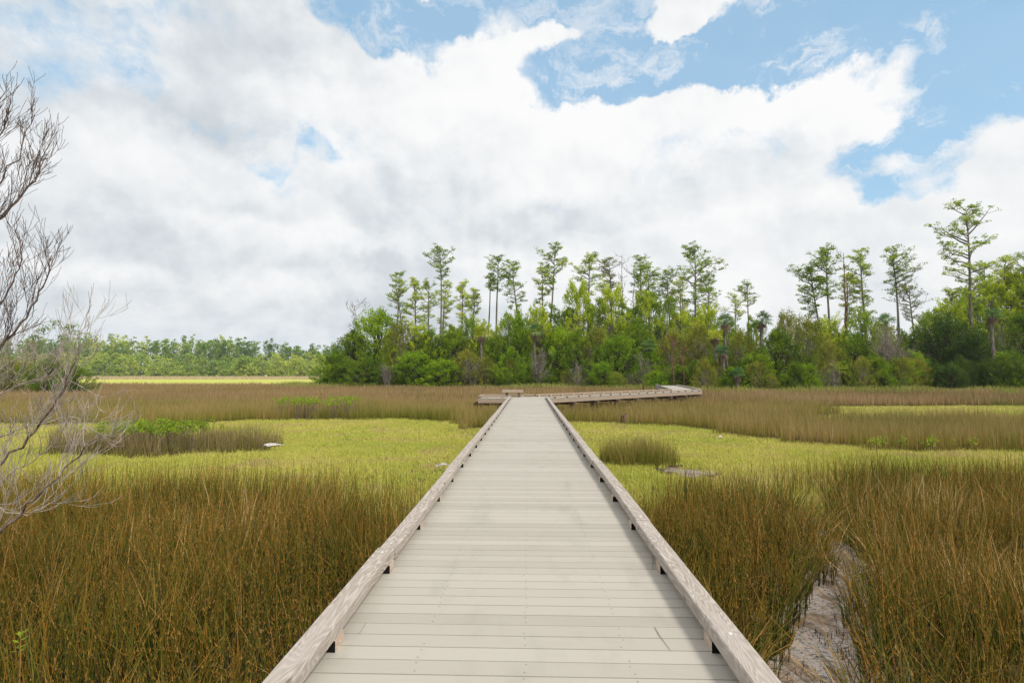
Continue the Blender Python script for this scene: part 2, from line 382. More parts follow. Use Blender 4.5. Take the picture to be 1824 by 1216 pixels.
def lerp_curve(v, pts):
    pts = np.array(pts, float); return np.interp(v, pts[:, 0], pts[:, 1])
# tidal channel: centre line and half width along Y
CH = [(2.5, .85), (3.6, 1.62), (4.9, 2.50), (6.2, 3.36), (7.2, 4.05), (8.2, 4.55), (9.2, 4.85), (10.4, 5.25), (12, 5.9), (13.5, 6.6)]
CW = [(2.5, .60), (3.6, .50), (4.9, .42), (6.2, .24), (7.2, .23), (8.2, .20), (8.9, .10), (9.6, .05), (10.3, .16), (11.2, .42), (12, .60), (13.5, .8)]
ys = np.linspace(2.4, 10.6, 120)
def chc(y): return lerp_curve(y, CH) + .10 * np.sin(np.asarray(y) * 2.6)
def chw(y): return lerp_curve(y, CW)
g = MB(); vs = []; m_n = 13
for i, y in enumerate(ys):
    c_ = float(chc(y)); w_ = float(chw(y)) + .25 + .12 * math.sin(y * 5.1)
    for j in range(m_n):
        u = j / (m_n - 1) * 2 - 1
        vs.append((c_ + u * w_, y, .006 + .03 * abs(u) ** 3 + .012 * vnoise(c_ + u * w_, y, 6, 3)))
fs = [(i * m_n + j, i * m_n + j + 1, (i + 1) * m_n + j + 1, (i + 1) * m_n + j) for i in range(len(ys) - 1) for j in range(m_n - 1)]
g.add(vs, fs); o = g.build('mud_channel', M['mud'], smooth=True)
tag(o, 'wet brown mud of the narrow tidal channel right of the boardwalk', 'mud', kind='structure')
g = MB(); vs = [(4.6, 15.3, .01)]
for k in range(40):
    a = k / 40 * 2 * PI; rr = 1 + .25 * math.sin(3 * a + 1) + .15 * math.sin(7 * a)
    vs.append((4.6 + .7 * rr * math.cos(a), 15.6 + .7 * rr * math.sin(a), .01))
g.add(vs, [(0, 1 + k, 1 + (k + 1) % 40, 1 + (k + 1) % 40) for k in range(40)])
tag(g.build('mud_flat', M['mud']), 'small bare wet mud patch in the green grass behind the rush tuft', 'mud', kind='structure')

rng = np.random.default_rng(106)
# ------------------------------------------------------------------ grasses (stuff)
def blades(mb, x, y, h, w, lean, az, seg=3, curl=1.0, rnd=None, z0=0.0, face=None):
    n = len(x)
    if n == 0: return
    fa = rng.uniform(0, 2 * PI, n) if face is None else face
    wx, wy = np.cos(fa), np.sin(fa)
    lv = np.linspace(0, 1, seg + 1)
    V = np.zeros((n, seg + 1, 2, 3)); T = np.zeros((n, seg + 1, 2))
    for k, t in enumerate(lv):
        off = h * lean * (t ** (1 + curl))
        zc = z0 + h * t * np.sqrt(np.maximum(1 - (lean * t * .8) ** 2, .05))
        ww = w * (1 - .85 * t ** 1.5) * .5
        for q, sg in ((0, -1), (1, 1)):
            V[:, k, q, 0] = x + np.cos(az) * off + sg * wx * ww
            V[:, k, q, 1] = y + np.sin(az) * off + sg * wy * ww
            V[:, k, q, 2] = zc
        T[:, k] = t
    base = (np.arange(n) * (seg + 1) * 2)[:, None]
    k = np.arange(seg)[None] * 2
    F = np.stack([base + k, base + k + 1, base + k + 3, base + k + 2], -1).reshape(-1, 4)
    A = np.repeat(rng.random(n) if rnd is None else rnd, (seg + 1) * 2)
    mb.add(V.reshape(-1, 3), F, A, T.ravel())

def pts_in(x0, x1, y0, y1, dens, test, edge=.35):
    n = int((x1 - x0) * (y1 - y0) * dens)
    x = rng.uniform(x0, x1, n); y = rng.uniform(y0, y1, n)
    # keep what a camera near this spot could see
    k = (np.abs(x + .03 * y) < 1.08 * y + 3.5)
    x, y = x[k], y[k]
    jx = x + (vnoise(x, y, 1.1, 5) - .5) * edge * 2 + (vnoise(x, y, 3.7, 6) - .5) * edge
    jy = y + (vnoise(x, y, 1.0, 8) - .5) * edge * 2 + (vnoise(x, y, 3.3, 9) - .5) * edge
    k = test(jx, jy)
    return x[k], y[k]
def off_walk(x, y, pad=.0):        # nothing grows through the deck
    ok = ~((np.abs(x) < 1.27 + pad) & (y < 34.6))
    ok &= ~((x > -3.4) & (x < 1.4) & (y > 34.3) & (y < 37.3))
    s_ = (x - 1.3) * .694 + (y - 34.4) * .72; d_ = -(x - 1.3) * .72 + (y - 34.4) * .694
    ok &= ~((s_ > -1) & (s_ < 21.5) & (d_ > -.15) & (d_ < 2.7))
    s3 = (x - 14.3) * .16 + (y - 49.5) * .987; d3 = (x - 14.3) * .987 - (y - 49.5) * .16
    ok &= ~((s3 > -2) & (s3 < 21) & (np.abs(d3) < 1.4))
    return ok

def left_edge(x): return lerp_curve(x, [(-30, 10.6), (-12, 11.0), (-8, 11.4), (-5, 11.5), (-3, 10.5), (-2.2, 9.3), (-1.2, 8.5)])
def left_far(x): return lerp_curve(x, [(-60, 29), (-22, 28.5), (-18, 28.3), (-16.5, 31.5), (-9, 32), (-4.3, 31.5), (-3.0, 27), (-1.2, 25)])
def right_far(x): return lerp_curve(x, [(1.2, 30.5), (4.5, 30), (7.7, 28.4), (9.3, 25), (10.4, 21.8), (12.6, 20.2), (18, 19.8), (60, 22)])
def bank1(x, y):
    far = lerp_curve(x, [(1.2, 8.2), (1.7, 9.3), (2.7, 10.7), (3.6, 11.7), (4.9, 11.5), (5.4, 10.8)])
    return (x > 1.2) & (y < far) & (x < chc(y) - chw(y)) & (y > 1.5)
def bank2(x, y):
    far = lerp_curve(x, [(5.0, 11.6), (6.0, 13.0), (9, 13.4), (12, 13.7), (20, 14.6)])
    return (x > chc(y) + chw(y)) & (y < far) & (y > 1.5)
def isle(x, y): return ((x + 13.6) / 4.1) ** 2 + ((y - 19.8) / 2.2) ** 2 < 1
def tuft(x, y): return ((x - 3.3) / 1.25) ** 2 + ((y - 17.1) / 1.0) ** 2 < 1

def rush(name, x0, x1, y0, y1, dens, test, h, w, m, label, seg=3, edge=.3, straw=True, dense_noise=1.0, hseed=2, extra=None, chan=False):
    mb = MB()
    x, y = pts_in(x0, x1, y0, y1, dens, lambda a, b: test(a, b) & off_walk(a, b), edge)
    k = off_walk(x, y) & (rng.random(len(x)) < 1.15 - dense_noise * (.45 * vnoise(x, y, 1.3, 11) + .55 * vnoise(x, y, 4.2, 12)))
    x, y = x[k], y[k]
    n_ = len(x)
    hh = h * rng.uniform(.5, 1.14, n_) * (.78 + .26 * vnoise(x, y, .7, hseed) + .2 * vnoise(x, y, 2.9, hseed + 1))
    az = np.where(rng.random(n_) < .5, 2 * PI * vnoise(x, y, .9, 21) * 1.5 + rng.normal(0, .9, n_), rng.uniform(0, 2 * PI, n_))
    lean = np.abs(rng.normal(.08, .19, n_)) + .10 * vnoise(x, y, .9, 22) + .5 * np.clip(vnoise(x, y, 1.1, 23) - .66, 0, 1)
    if chan:
        dd_ = x - chc(y); nearc = (np.abs(dd_) < chw(y) + .32) & (y < 13); az = np.where(nearc & (rng.random(n_) < .6), np.where(dd_ < 0, 0.0, PI) + rng.normal(0, .5, n_), az); lean = np.where(nearc, lean + rng.uniform(.05, .35, n_), lean)
    ww = w * rng.uniform(.6, 1.3, n_)
    r = np.clip(rng.beta(.95, 1.15, n_) + (vnoise(x, y, 1.1, 33) - .5) * .35 + (vnoise(x, y, .35, 34) - .5) * .35, 0, 1)
    blades(mb, x, y, hh, ww, lean, az, seg, 1.0, r)
    if straw:                      # bent and broken straw-coloured stems lying through the stand
        q = rng.random(n_) < .10; nq = int(q.sum())
        blades(mb, x[q], y[q], hh[q] * rng.uniform(.45, .95, nq), ww[q] * .75, rng.uniform(.35, 1.05, nq), rng.uniform(0, 2 * PI, nq), seg + 2, 1.3, rng.uniform(.82, 1, nq))
    if extra: extra(mb)
    return tag(mb.build(name, m), label, 'grass', kind='stuff')

def seedheads(x0, x1, y0, y1, dens, test, h):
    def f(mb):                     # small brown seed tufts near the stem tips
        x, y = pts_in(x0, x1, y0, y1, dens, lambda a, b: test(a, b) & off_walk(a, b), .2)
        k = off_walk(x, y, .1); x, y = x[k], y[k]
        for _ in range(9):
            n_ = len(x); z = h * rng.uniform(.25, .98, n_)
            blades(mb, x + rng.normal(0, .02, n_), y + rng.normal(0, .02, n_), rng.uniform(.015, .045, n_), .0075, rng.uniform(.2, 1, n_), rng.uniform(0, 6.28, n_), 1, .3, rng.uniform(.6, .86, n_), z0=z)
    return f
T_left = lambda x, y: (x < -1.25) & (y < left_edge(x)) & (y > 1.2)
rush('tall_rushes', -14.5, -1.2, 1.3, 12.2, 560, T_left, .86, .0115, M['rush_near'],
     'tall olive and rust brown rushes filling the foreground left of the boardwalk', extra=seedheads(-13.5, -1.2, 1.5, 9, 165, T_left, .86))
rush('tall_rushes', 1.2, 6.3, 1.3, 12.4, 560, bank1, .84, .0115, M['rush_near'],
     'tall brown green rushes between the boardwalk and the muddy channel', edge=.16, chan=True, extra=seedheads(1.2, 6.3, 1.5, 9, 165, bank1, .84))
rush('tall_rushes', 2.2, 16, 1.3, 15, 500, bank2, .88, .0115, M['rush_near'],
     'tall rushes in the right foreground beyond the muddy channel', edge=.16, chan=True, extra=seedheads(2.2, 15, 1.5, 9, 150, bank2, .88))
rush('rush_tuft', 1.5, 5, 15, 19, 800, tuft, .78, .011, M['rush_mid'],
     'small rush tuft standing alone in the green grass right of the boardwalk', edge=.25)
rush('rush_island', -20.5, -7.5, 16, 23, 260, isle, .85, .014, M['rush_isle'],
     'oval island of dark brown rushes in the green grass on the left', edge=.5)
# scattered thin stems at the ragged edges of the near stands
def fringe(name, x0, x1, f, d, label, far=3.2):
    mb = MB(); n_ = int((x1 - x0) * far * d); x = rng.uniform(x0, x1, n_); u = rng.random(n_) ** 2.2; y = f(x) - .3 + u * far
    k = off_walk(x, y, .1) & (vnoise(x, y, 1.2, 41) > .33) & (np.abs(x) < y + 3); x, y = x[k], y[k]; n_ = len(x)
    blades(mb, x, y, .82 * rng.uniform(.55, 1.15, n_), .0075 * rng.uniform(.7, 1.3, n_), np.abs(rng.normal(.08, .1, n_)), rng.uniform(0, 6.28, n_), 3, 1, np.clip(rng.beta(2, 2, n_), 0, 1))
    tag(mb.build(name, M['rush_near']), label, 'grass', kind='stuff')
fringe('sparse_rushes', -13.5, -1.3, left_edge, 75, 'thin scattered rush stems rising from the green grass beyond the left foreground stand')
fringe('sparse_rushes', 1.9, 5.2, lambda x: lerp_curve(x, [(1.2, 8.2), (1.7, 9.3), (2.7, 10.7), (3.6, 11.7), (4.9, 11.5), (5.4, 10.8)]), 75,
       'thin scattered rush stems behind the stand beside the right kerb', 2.6)
fringe('sparse_rushes', 5.9, 15, lambda x: lerp_curve(x, [(5.0, 11.6), (6.0, 13.0), (9, 13.4), (12, 13.7), (20, 14.6)]), 70,
       'thin scattered rush stems behind the right foreground stand', 2.6)

strip = lambda x, y: (y > 31.5 + 1.0 * np.sin(x * .35)) & (y < 46.5 + .8 * np.sin(x * .2)) & (x > .53 * y + 1.0 * np.sin(y * .7)) & (x < .93 * y + np.sin(y * .5))
def T_low(x, y):
    l = (x < 0) & (y > left_edge(x) - .5) & (y < left_far(x) + 1)
    r = (x > 0) & (y > 7.6) & (y < right_far(x) + 1) & ~bank1(x, y + .5) & ~bank2(x, y + .4)
    r &= ~((((x - 4.6) / .85) ** 2 + ((y - 15.6) / .9) ** 2 < 1) & (vnoise(x, y, 4.5, 91) > .45)) & ~((np.abs(x - chc(y)) < chw(y) * .8) & (y < 10.2))
    return l | r
def low(x0, x1, y0, y1, dens, w, test, h=.12):
    x, y = pts_in(x0, x1, y0, y1, dens, lambda a, b: test(a, b) & off_walk(a, b), .4)
    k = off_walk(x, y); x, y = x[k], y[k]; n_ = len(x)
    hh = h * rng.uniform(.5, 1.2, n_) * (.75 + .3 * vnoise(x, y, .9, 51) + .25 * vnoise(x, y, .25, 52)); 
    blades(mb, x, y, hh, w * rng.uniform(.7, 1.3, n_), np.abs(rng.normal(.55, .35, n_)), rng.uniform(0, 6.28, n_), 2, 1, rng.random(n_))
mb = MB()
low(-20, 16, 7.5, 14, 800, .011, T_low); low(-26, 26, 14, 22, 560, .014, T_low); low(-40, 14, 22, 33.5, 330, .020, T_low)
low(15, 52, 30, 48, 90, .04, strip, .14)
_h = rng; low(-20, 16, 7.5, 14, 260, .03, T_low, .06); low(-26, 26, 14, 22, 160, .045, T_low, .07); low(-40, 14, 22, 33.5, 80, .07, T_low, .08)
tag(mb.build('short_marsh_grass', M['low_grass']), 'short yellow green marsh grass carpeting the flats either side of the boardwalk', 'grass', kind='stuff')

# the wide rush fields
def field(name, test, x0, x1, bands, m, label, h=.9):
    mb = MB()
    for (y0, y1, dens, w, seg) in bands:
        x, y = pts_in(x0, x1, y0, y1, dens, lambda a, b: test(a, b) & off_walk(a, b), .7)
        k = off_walk(x, y, .15) & (rng.random(len(x)) < .55 + .6 * vnoise(x, y, .45, 61)); x, y = x[k], y[k]; n_ = len(x)
        hh = h * rng.uniform(.5, 1.15, n_) * (.66 + .34 * vnoise(x, y, .22, 62) + .26 * vnoise(x, y, 1.3, 65))
        fa = np.arctan2(y, x) + PI / 2 + rng.normal(0, .8, n_)
        blades(mb, x, y, hh, w * rng.uniform(.6, 1.3, n_), np.abs(rng.normal(.1, .1, n_)), rng.uniform(0, 6.28, n_), seg, 1, np.clip(rng.beta(1.1, 1.3, n_) + (vnoise(x, y, .12, 63) - .5) * .4 + (vnoise(x, y, .6, 64) - .5) * .3, 0, 1), face=fa)
    tag(mb.build(name, m), label, 'grass', kind='stuff')
TL = lambda x, y: (x < .2) & (y > left_far(x))
TR = lambda x, y: (x > .2) & (y > right_far(x)) & ~strip(x, y)
field('rush_field', TL, -45, 1, [(24, 34, 130, .022, 2), (34, 44, 75, .03, 2)], M['rush_mid'], 'brown rush bed along the far side of the left green flat', .86)
field('rush_field', TR, 0, 48, [(18, 26, 180, .018, 2), (26, 34, 110, .024, 2), (34, 44, 75, .03, 2)], M['rush_mid'], 'olive brown rush bed beyond the right green flat', .86)
field('rush_field', lambda x, y: (y > 43) & ~strip(x, y), -115, 112, [(43, 60, 34, .05, 2), (60, 82, 16, .085, 1), (82, 112, 8, .13, 1)], M['rush_far'],
      'wide purplish brown rush field reaching back to the wood', .88)
mb = MB(); x = rng.uniform(-45, 92, 42000); y = lerp_curve(x, [(-45, 97), (-10, 92), (10, 84), (32, 69), (60, 75), (92, 77)]) + rng.uniform(-4.5, 4, 42000) + 3 * (vnoise(x, x * 0, .1, 71) - .5)
blades(mb, x, y, rng.uniform(.5, 1.35, len(x)) * (.6 + .6 * vnoise(x, y, .3, 72)), .10, np.abs(rng.normal(.2, .2, len(x))), rng.uniform(0, 6.28, len(x)), 2, 1)
tag(mb.build('edge_grass', M['edge_grass']), 'olive green grass strip along the foot of the wood', 'grass', kind='stuff')
# pale band in front of the far wood
mb = MB(); n_ = 60000; x = rng.uniform(-380, -20, n_); y = rng.uniform(232, 330, n_)
blades(mb, x, y, rng.uniform(.5, 1.1, n_), .35, np.full(n_, .1), rng.uniform(0, 6.28, n_), 1, 1)
n = NT('pale_reeds'); M['pale'] = n.out(n.mix(n.attr('rnd'), (.42, .33, .19), (.55, .46, .28)), .8, trans=.2)
tag(mb.build('pale_reeds', M['pale']), 'pale tan reed band in front of the far wood on the left', 'grass', kind='stuff')

rng = np.random.default_rng(100)
# ------------------------------------------------------------------ boardwalk
def clip(poly, n, d):               # keep points with n.p <= d
    out = []
    for i in range(len(poly)):
        a, b = poly[i], poly[(i + 1) % len(poly)]
        da = n[0] * a[0] + n[1] * a[1] - d; db = n[0] * b[0] + n[1] * b[1] - d
        if da <= 0: out.append(a)
        if (da < 0 < db) or (db < 0 < da):
            t = da / (da - db); out.append((a[0] + (b[0] - a[0]) * t, a[1] + (b[1] - a[1]) * t))
    return out
def prism(mb, poly, z0, z1, a, m=0):
    k = len(poly); v = [(*p, z0) for p in poly] + [(*p, z1) for p in poly]
    f = [(i, (i + 1) % k, k + (i + 1) % k, k + i) for i in range(k)]
    if k == 4: f += [(4, 5, 6, 7), (3, 2, 1, 0)]
    else:
        f += [(k, k + i, k + i + 1, k + i + 1) for i in range(1, k - 1)]
    mb.add(v, f, a, .5, m)
def decking(mb, poly, dirv, pitch=.1455, gap=.0085):
    d0 = min(dirv[0] * p[0] + dirv[1] * p[1] for p in poly); d1 = max(dirv[0] * p[0] + dirv[1] * p[1] for p in poly)
    s = d0
    while s < d1:
        q = clip(clip(poly, dirv, s + pitch - gap), (-dirv[0], -dirv[1]), -s)
        if len(q) >= 3: prism(mb, q, DECK - .028 + rng.uniform(-.0006, .0006), DECK + rng.uniform(-.0007, .0007), rng.random())
        s += pitch
bw = empty('boardwalk', (0, 0, 0))
tag(bw, 'long pale plank boardwalk with low timber kerbs running out over the marsh and bending right', 'boardwalk')
mb = MB()
y = -1.4; i = 0
while y < 34.35:
    z1 = DECK + rng.uniform(-.0008, .0008); r0 = rng.random()
    wob = rng.normal(0, .0009)
    cut = None
    if abs(y - 3.47) < .0728: cut = -1.02
    elif i % 11 == 5: cut = rng.choice([-.6, .6]) if y > 9 else None
    segs = [(-1.26, 1.26)] if cut is None else [(-1.26, cut - .002), (cut + .002, 1.26)]
    for k, (a, b) in enumerate(segs):
        q = [(a, y + wob), (b, y - wob), (b, y + .1372 - wob), (a, y + .1372 + wob)]
        prism(mb, q, DECK - .028, z1, (r0 + .15 * k) % 1)
    y += .1455; i += 1
o = mb.build('deck', M['deck'], bw)
dk = o
mb = MB()                           # screw heads over the joists
for k in range(70):
    yy = -1.4 + .1455 * (k + 24)
    for xx in (-.6, 0.0, .58):
        for dy in (.028, .112):
            cx, cy = xx + rng.normal(0, .006), yy + dy + rng.normal(0, .004)
            if rng.random() < .25: continue
            an = np.arange(8) / 8 * 2 * PI
            v = [(cx, cy, DECK + .0016)] + [(cx + .0038 * math.cos(t), cy + .0038 * math.sin(t), DECK + .0016) for t in an]
            mb.add(v, [(0, 1 + q, 1 + (q + 1) % 8, 1 + (q + 1) % 8) for q in range(8)])
o = mb.build('deck_screws', M['screw'], dk); o['kind'] = 'stuff'
# platform and the two far runs
F0 = Vector((1.3, 34.4)); F1 = Vector((15.6, 49.3)); dv = (F1 - F0).normalized(); nv = Vector((-dv.y, dv.x))
B0 = F0 + nv * 2.43; B1 = B0 + dv * 19.4
tB = (37.0 - B0.y) / dv.y; BK = B0 + dv * tB
mb = MB()
decking(mb, [(-3.2, 34.42), (1.3, 34.42), (BK.x, 37.0), (-3.2, 37.0)], (0, 1)); mb.build('platform_deck', M['deck'], bw)
mb = MB()
decking(mb, [(F0.x + .01, F0.y), (F1.x, F1.y), (B1.x, B1.y), (BK.x + .01, BK.y)], (dv.x, dv.y)); mb.build('deck', M['deck'], bw)
d3 = Vector((.16, .987)).normalized(); n3 = Vector((-d3.y, d3.x)); G1 = F1 + d3 * 21; G0 = B1 + d3 * (21 - (B1 - F1).dot(d3)) 
mb = MB(); decking(mb, [(F1.x, F1.y + .01), (G1.x, G1.y), (G0.x, G0.y), (B1.x, B1.y + .01)], (d3.x, d3.y)); mb.build('deck', M['deck'], bw)

KH0, KH1, KW = .064, .152, .140
def kerb(a, b, side, piece=3.66, m='timber', start=0.0, blocks=True, bsp=1.22, bstart=None, bl=None):
    a = Vector(a); b = Vector(b); d = (b - a).normalized(); Ltot = (b - a).length
    rz = math.atan2(d.y, d.x) - PI / 2
    s = 0.0; first = True
    while s < Ltot - .05:
        ln = min((start if (first and start) else piece), Ltot - s)
        c = a + d * (s + ln / 2)
        mb = MB(); lat = rng.normal(0, .006)
        z = DECK + (KH0 + KH1) / 2 + rng.normal(0, .0015)
        L_ = ln - .006; x_, z_ = KW / 2, (KH1 - KH0) / 2
        # long timber with softened arrises and a little bow
        ns = max(2, int(L_ / .35)); b_ = .007
        prof = [(-x_ + b_, -z_), (x_ - b_, -z_), (x_, -z_ + b_), (x_, z_ - b_), (x_ - b_, z_), (-x_ + b_, z_), (-x_, z_ - b_), (-x_, -z_ + b_)]
        bow = rng.normal(0, .006); twist = rng.normal(0, .02); V = []
        for k in range(ns + 1):
            u = k / ns; yy = (u - .5) * L_; bx = bow * (1 - (2 * u - 1) ** 2); tw = twist * (u - .5)
            for (px, pz) in prof:
                jx = rng.normal(0, .0009); jz = rng.normal(0, .0007)
                V.append((px * math.cos(tw) - pz * math.sin(tw) + bx + jx, yy, px * math.sin(tw) + pz * math.cos(tw) + jz))
        fc = [(k * 8 + i, k * 8 + (i + 1) % 8, (k + 1) * 8 + (i + 1) % 8, (k + 1) * 8 + i) for k in range(ns) for i in range(8)]
        e = ns * 8
        fc += [(0, 7, 6, 5), (0, 5, 4, 3), (0, 3, 2, 1), (e, e + 1, e + 2, e + 3), (e, e + 3, e + 4, e + 5), (e, e + 5, e + 6, e + 7)]
        mb.add(V, fc, rng.random())
        o = mb.build('kerb_beam', M[m], bw); o.location = (c.x + lat, c.y, z); o.rotation_euler = (0, 0, rz)
        if ln > 2 and c.y < 12:
            for yb in (-ln / 2 + .12, -ln / 2 + 1.34, ln / 2 - .12):
                h = MB(); an = np.arange(10) / 10 * 2 * PI
                v = [(0, yb, z_ + .006)] + [(.011 * math.cos(t), yb + .011 * math.sin(t), z_ + .004) for t in an] + [(.013 * math.cos(t), yb + .013 * math.sin(t), z_ - .002) for t in an]
                h.add(v, [(0, 1 + q, 1 + (q + 1) % 10, 1 + (q + 1) % 10) for q in range(10)] + [(1 + q, 11 + q, 11 + (q + 1) % 10, 1 + (q + 1) % 10) for q in range(10)])
                h.build('bolt', M['bolt'], o)
        s += ln; first = False
    if blocks:
        s = (bstart if bstart is not None else .3)
        while s < Ltot - .1:
            c = a + d * s; bm = bl if bl is not None else MB()
            cs, sn = math.cos(rz), math.sin(rz)
            x_, y_ = KW / 2 + .004, .072
            base = (c.x, c.y, 0) if bl is not None else (0, 0, 0)
            r_ = rz if bl is not None else 0
            pts = np.array([(-x_, -y_, 0), (x_, -y_, 0), (x_, y_, 0), (-x_, y_, 0), (-x_, -y_, KH0), (x_, -y_, KH0), (x_, y_, KH0), (-x_, y_, KH0)])
            q = pts.copy(); q[:, 0] = pts[:, 0] * math.cos(r_) - pts[:, 1] * math.sin(r_) + base[0]; q[:, 1] = pts[:, 0] * math.sin(r_) + pts[:, 1] * math.cos(r_) + base[1]
            q[:, 2] += DECK + .0012 if bl is not None else 0
            bm.add(q, [(1, 2, 6, 5), (3, 0, 4, 7), (4, 5, 6, 7)], rng.random(), .5, 0)
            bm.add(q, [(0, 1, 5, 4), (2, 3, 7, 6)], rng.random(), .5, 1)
            if bl is None:
                o = bm.build('spacer_block', [M['block'], M['block_end_shade']], bw); o.location = (c.x, c.y, DECK + .0012); o.rotation_euler = (0, 0, rz)
            s += bsp
KX = 1.075 + KW / 2
kerb((-KX - .015, -1.3), (-KX - .015, 34.4), -1, start=2.2, bstart=3.24 + 1.3 - 1.22 * 3)
kerb((KX, -1.3), (KX, 34.4), 1, start=3.1, bstart=3.30 + 1.3 - 1.22 * 3)
h = KW / 2
far_blocks = MB()
kerb((-3.2 + h, 34.42 + h), (-KX - h - .02, 34.42 + h), -1, m='timber_tan', bstart=.45, bsp=1.0)
kerb((-3.2 + h, 34.42 + KW + .01), (-3.2 + h, 37 - KW - .01), -1, m='timber_tan', bstart=.6)
kerb((-3.2 + h, 37 - h), (BK.x - .05, 37 - h), -1, m='timber_tan')
f0 = F0 + nv * h; f1 = F1 + nv * h - dv * .05
kerb(f0, f1, 1, m='timber_tan', bstart=.7)
b0 = BK - nv * h; b1 = B1 - nv * h
kerb(b0, b1, 1, m='timber_tan', bl=far_blocks)
kerb(F1 + n3 * h + d3 * .1, G1 + n3 * h, 1, m='timber', bl=far_blocks)
kerb(B1 - n3 * h, G0 - n3 * h, 1, m='timber', bl=far_blocks)
o = far_blocks.build('spacer_block', [M['block'], M['block_end_shade']], bw); o['kind'] = 'stuff'
# side beams, pile caps and piles
def beam(a, b, z0, z1, th=.045, m='timber_tan', name='fascia_board', off=0):
    a = Vector(a); b = Vector(b); d = (b - a).normalized(); rz = math.atan2(d.y, d.x) - PI / 2; c = (a + b) / 2
    mb = MB(); mb.box((0, 0, 0), (th, (b - a).length, z1 - z0), 0, rng.random(), 0, .004)
    o = mb.build(name, M[m], bw); o.location = (c.x, c.y, (z0 + z1) / 2); o.rotation_euler = (0, 0, rz); return o
zb, zt = DECK - .30, DECK - .031
for s in (-1, 1): beam((s * 1.20, -1.3), (s * 1.20, 34.38), zb, zt)
for s in (-.6, 0, .6): beam((s, -1.3), (s, 34.38), zb, zt, name='joist', m='pile')
beam((-3.2, 34.45), (-1.24, 34.45), zb, zt); beam((-3.17, 34.5), (-3.17, 36.95), zb, zt); beam((-3.2, 36.97), (BK.x, 36.97), zb, zt)
for k in range(5):
    a = F0 + (F1 - F0) * (k / 5); b = F0 + (F1 - F0) * ((k + 1) / 5) - dv * .01; beam(a + nv * .03, b + nv * .03, zb + .002 * k, zt)
    a = BK + (B1 - BK) * (k / 5); b = BK + (B1 - BK) * ((k + 1) / 5) - dv * .01; beam(a - nv * .03, b - nv * .03, zb, zt)
beam(F1 + n3 * .03, G1 + n3 * .03, zb, zt); beam(B1 - n3 * .03, G0 - n3 * .03, zb, zt, m='timber')
beam(G1, G0, zb, zt, m='timber')
def bent(c, across, half, r=.13):
    c = Vector(c); across = Vector(across).normalized()
    a = c - across * half; b = c + across * half
    beam(a, b, zb - .20, zb - .003, .16, 'pile', 'pile_cap')
    for s in (-1, 1):
        p = c + across * (half - .32) * s; mb = MB()
        k = 7; path = [(p.x + rng.normal(0, .006), p.y, z) for z in np.linspace(-.4, zb - .203, k)]
        mb.tube(path, np.linspace(r * 1.05, r * .95, k), 12, rng.random()); mb.build('pile', M['pile'], bw, True)
for yy in np.arange(1.0, 34, 3.05): bent((0, yy), (1, 0), 1.35)
bent((-2.6, 35.0), (1, 0), .95); bent((-2.6, 36.5), (1, 0), .95); bent((1.2, 35.6), (1, 1), .9)
for s in np.arange(2.4, 20.5, 2.5):
    c = F0 + dv * s + nv * 1.21; bent((c.x, c.y), (nv.x, nv.y), 1.42, .11)
for s in np.arange(1.5, 21, 3.0):
    c = F1 + d3 * s + n3 * 1.3; bent((c.x, c.y), (n3.x, n3.y), 1.45, .11)
# bench
bn = empty('bench', (-1.05, 36.2, DECK))
tag(bn, 'low backless timber bench on the platform at the bend of the boardwalk', 'bench')
for k in range(3):
    mb = MB(); mb.box((0, (k - 1) * .142, .445), (1.36, .136, .09), 0, rng.random(), 0, 0); mb.build('seat_plank', M['timber_tan'], bn)
for s in (-1, 1):
    mb = MB(); mb.box((s * .40, 0, .1955), (.14, .36, .387), 0, rng.random()); mb.build('leg', M['pile'], bn)
mb = MB(); mb.box((0, -.235, .39), (1.40, .04, .17), 0, rng.random()); mb.build('apron', M['timber_tan'], bn)

# ------------------------------------------------------------------ plant generators
def leaves(mb, c, size, rnd=None, flat=.0, aspect=.55, m=0, tip=.5, bias=None):
    c = np.asarray(c, float); n_ = len(c)
    if n_ == 0: return
    u = rng.normal(0, 1, (n_, 3)); u[:, 2] *= (1 - flat)
    if bias is not None: u = u * .55 + np.asarray(bias)
    u /= np.linalg.norm(u, axis=1)[:, None]
    w = rng.normal(0, 1, (n_, 3)); w[:, 2] *= (1 - flat); w = np.cross(u, w); w /= np.linalg.norm(w, axis=1)[:, None] + 1e-9
    s = (np.asarray(size) * rng.uniform(.6, 1.35, n_))[:, None] * .5
    V = np.stack([c - u * s, c + w * s * aspect, c + u * s, c - w * s * aspect], 1)
    F = (np.arange(n_)[:, None] * 4 + np.arange(4)[None])
    mb.add(V.reshape(-1, 3), F, np.repeat(rng.random(n_) if rnd is None else rnd, 4), tip, m)
def ell(n_, r):                     # points in a flattened ball
    p = rng.normal(0, 1, (n_, 3)); p /= np.linalg.norm(p, axis=1)[:, None]; p *= (rng.random(n_) ** .45)[:, None]
    return p * np.asarray(r)

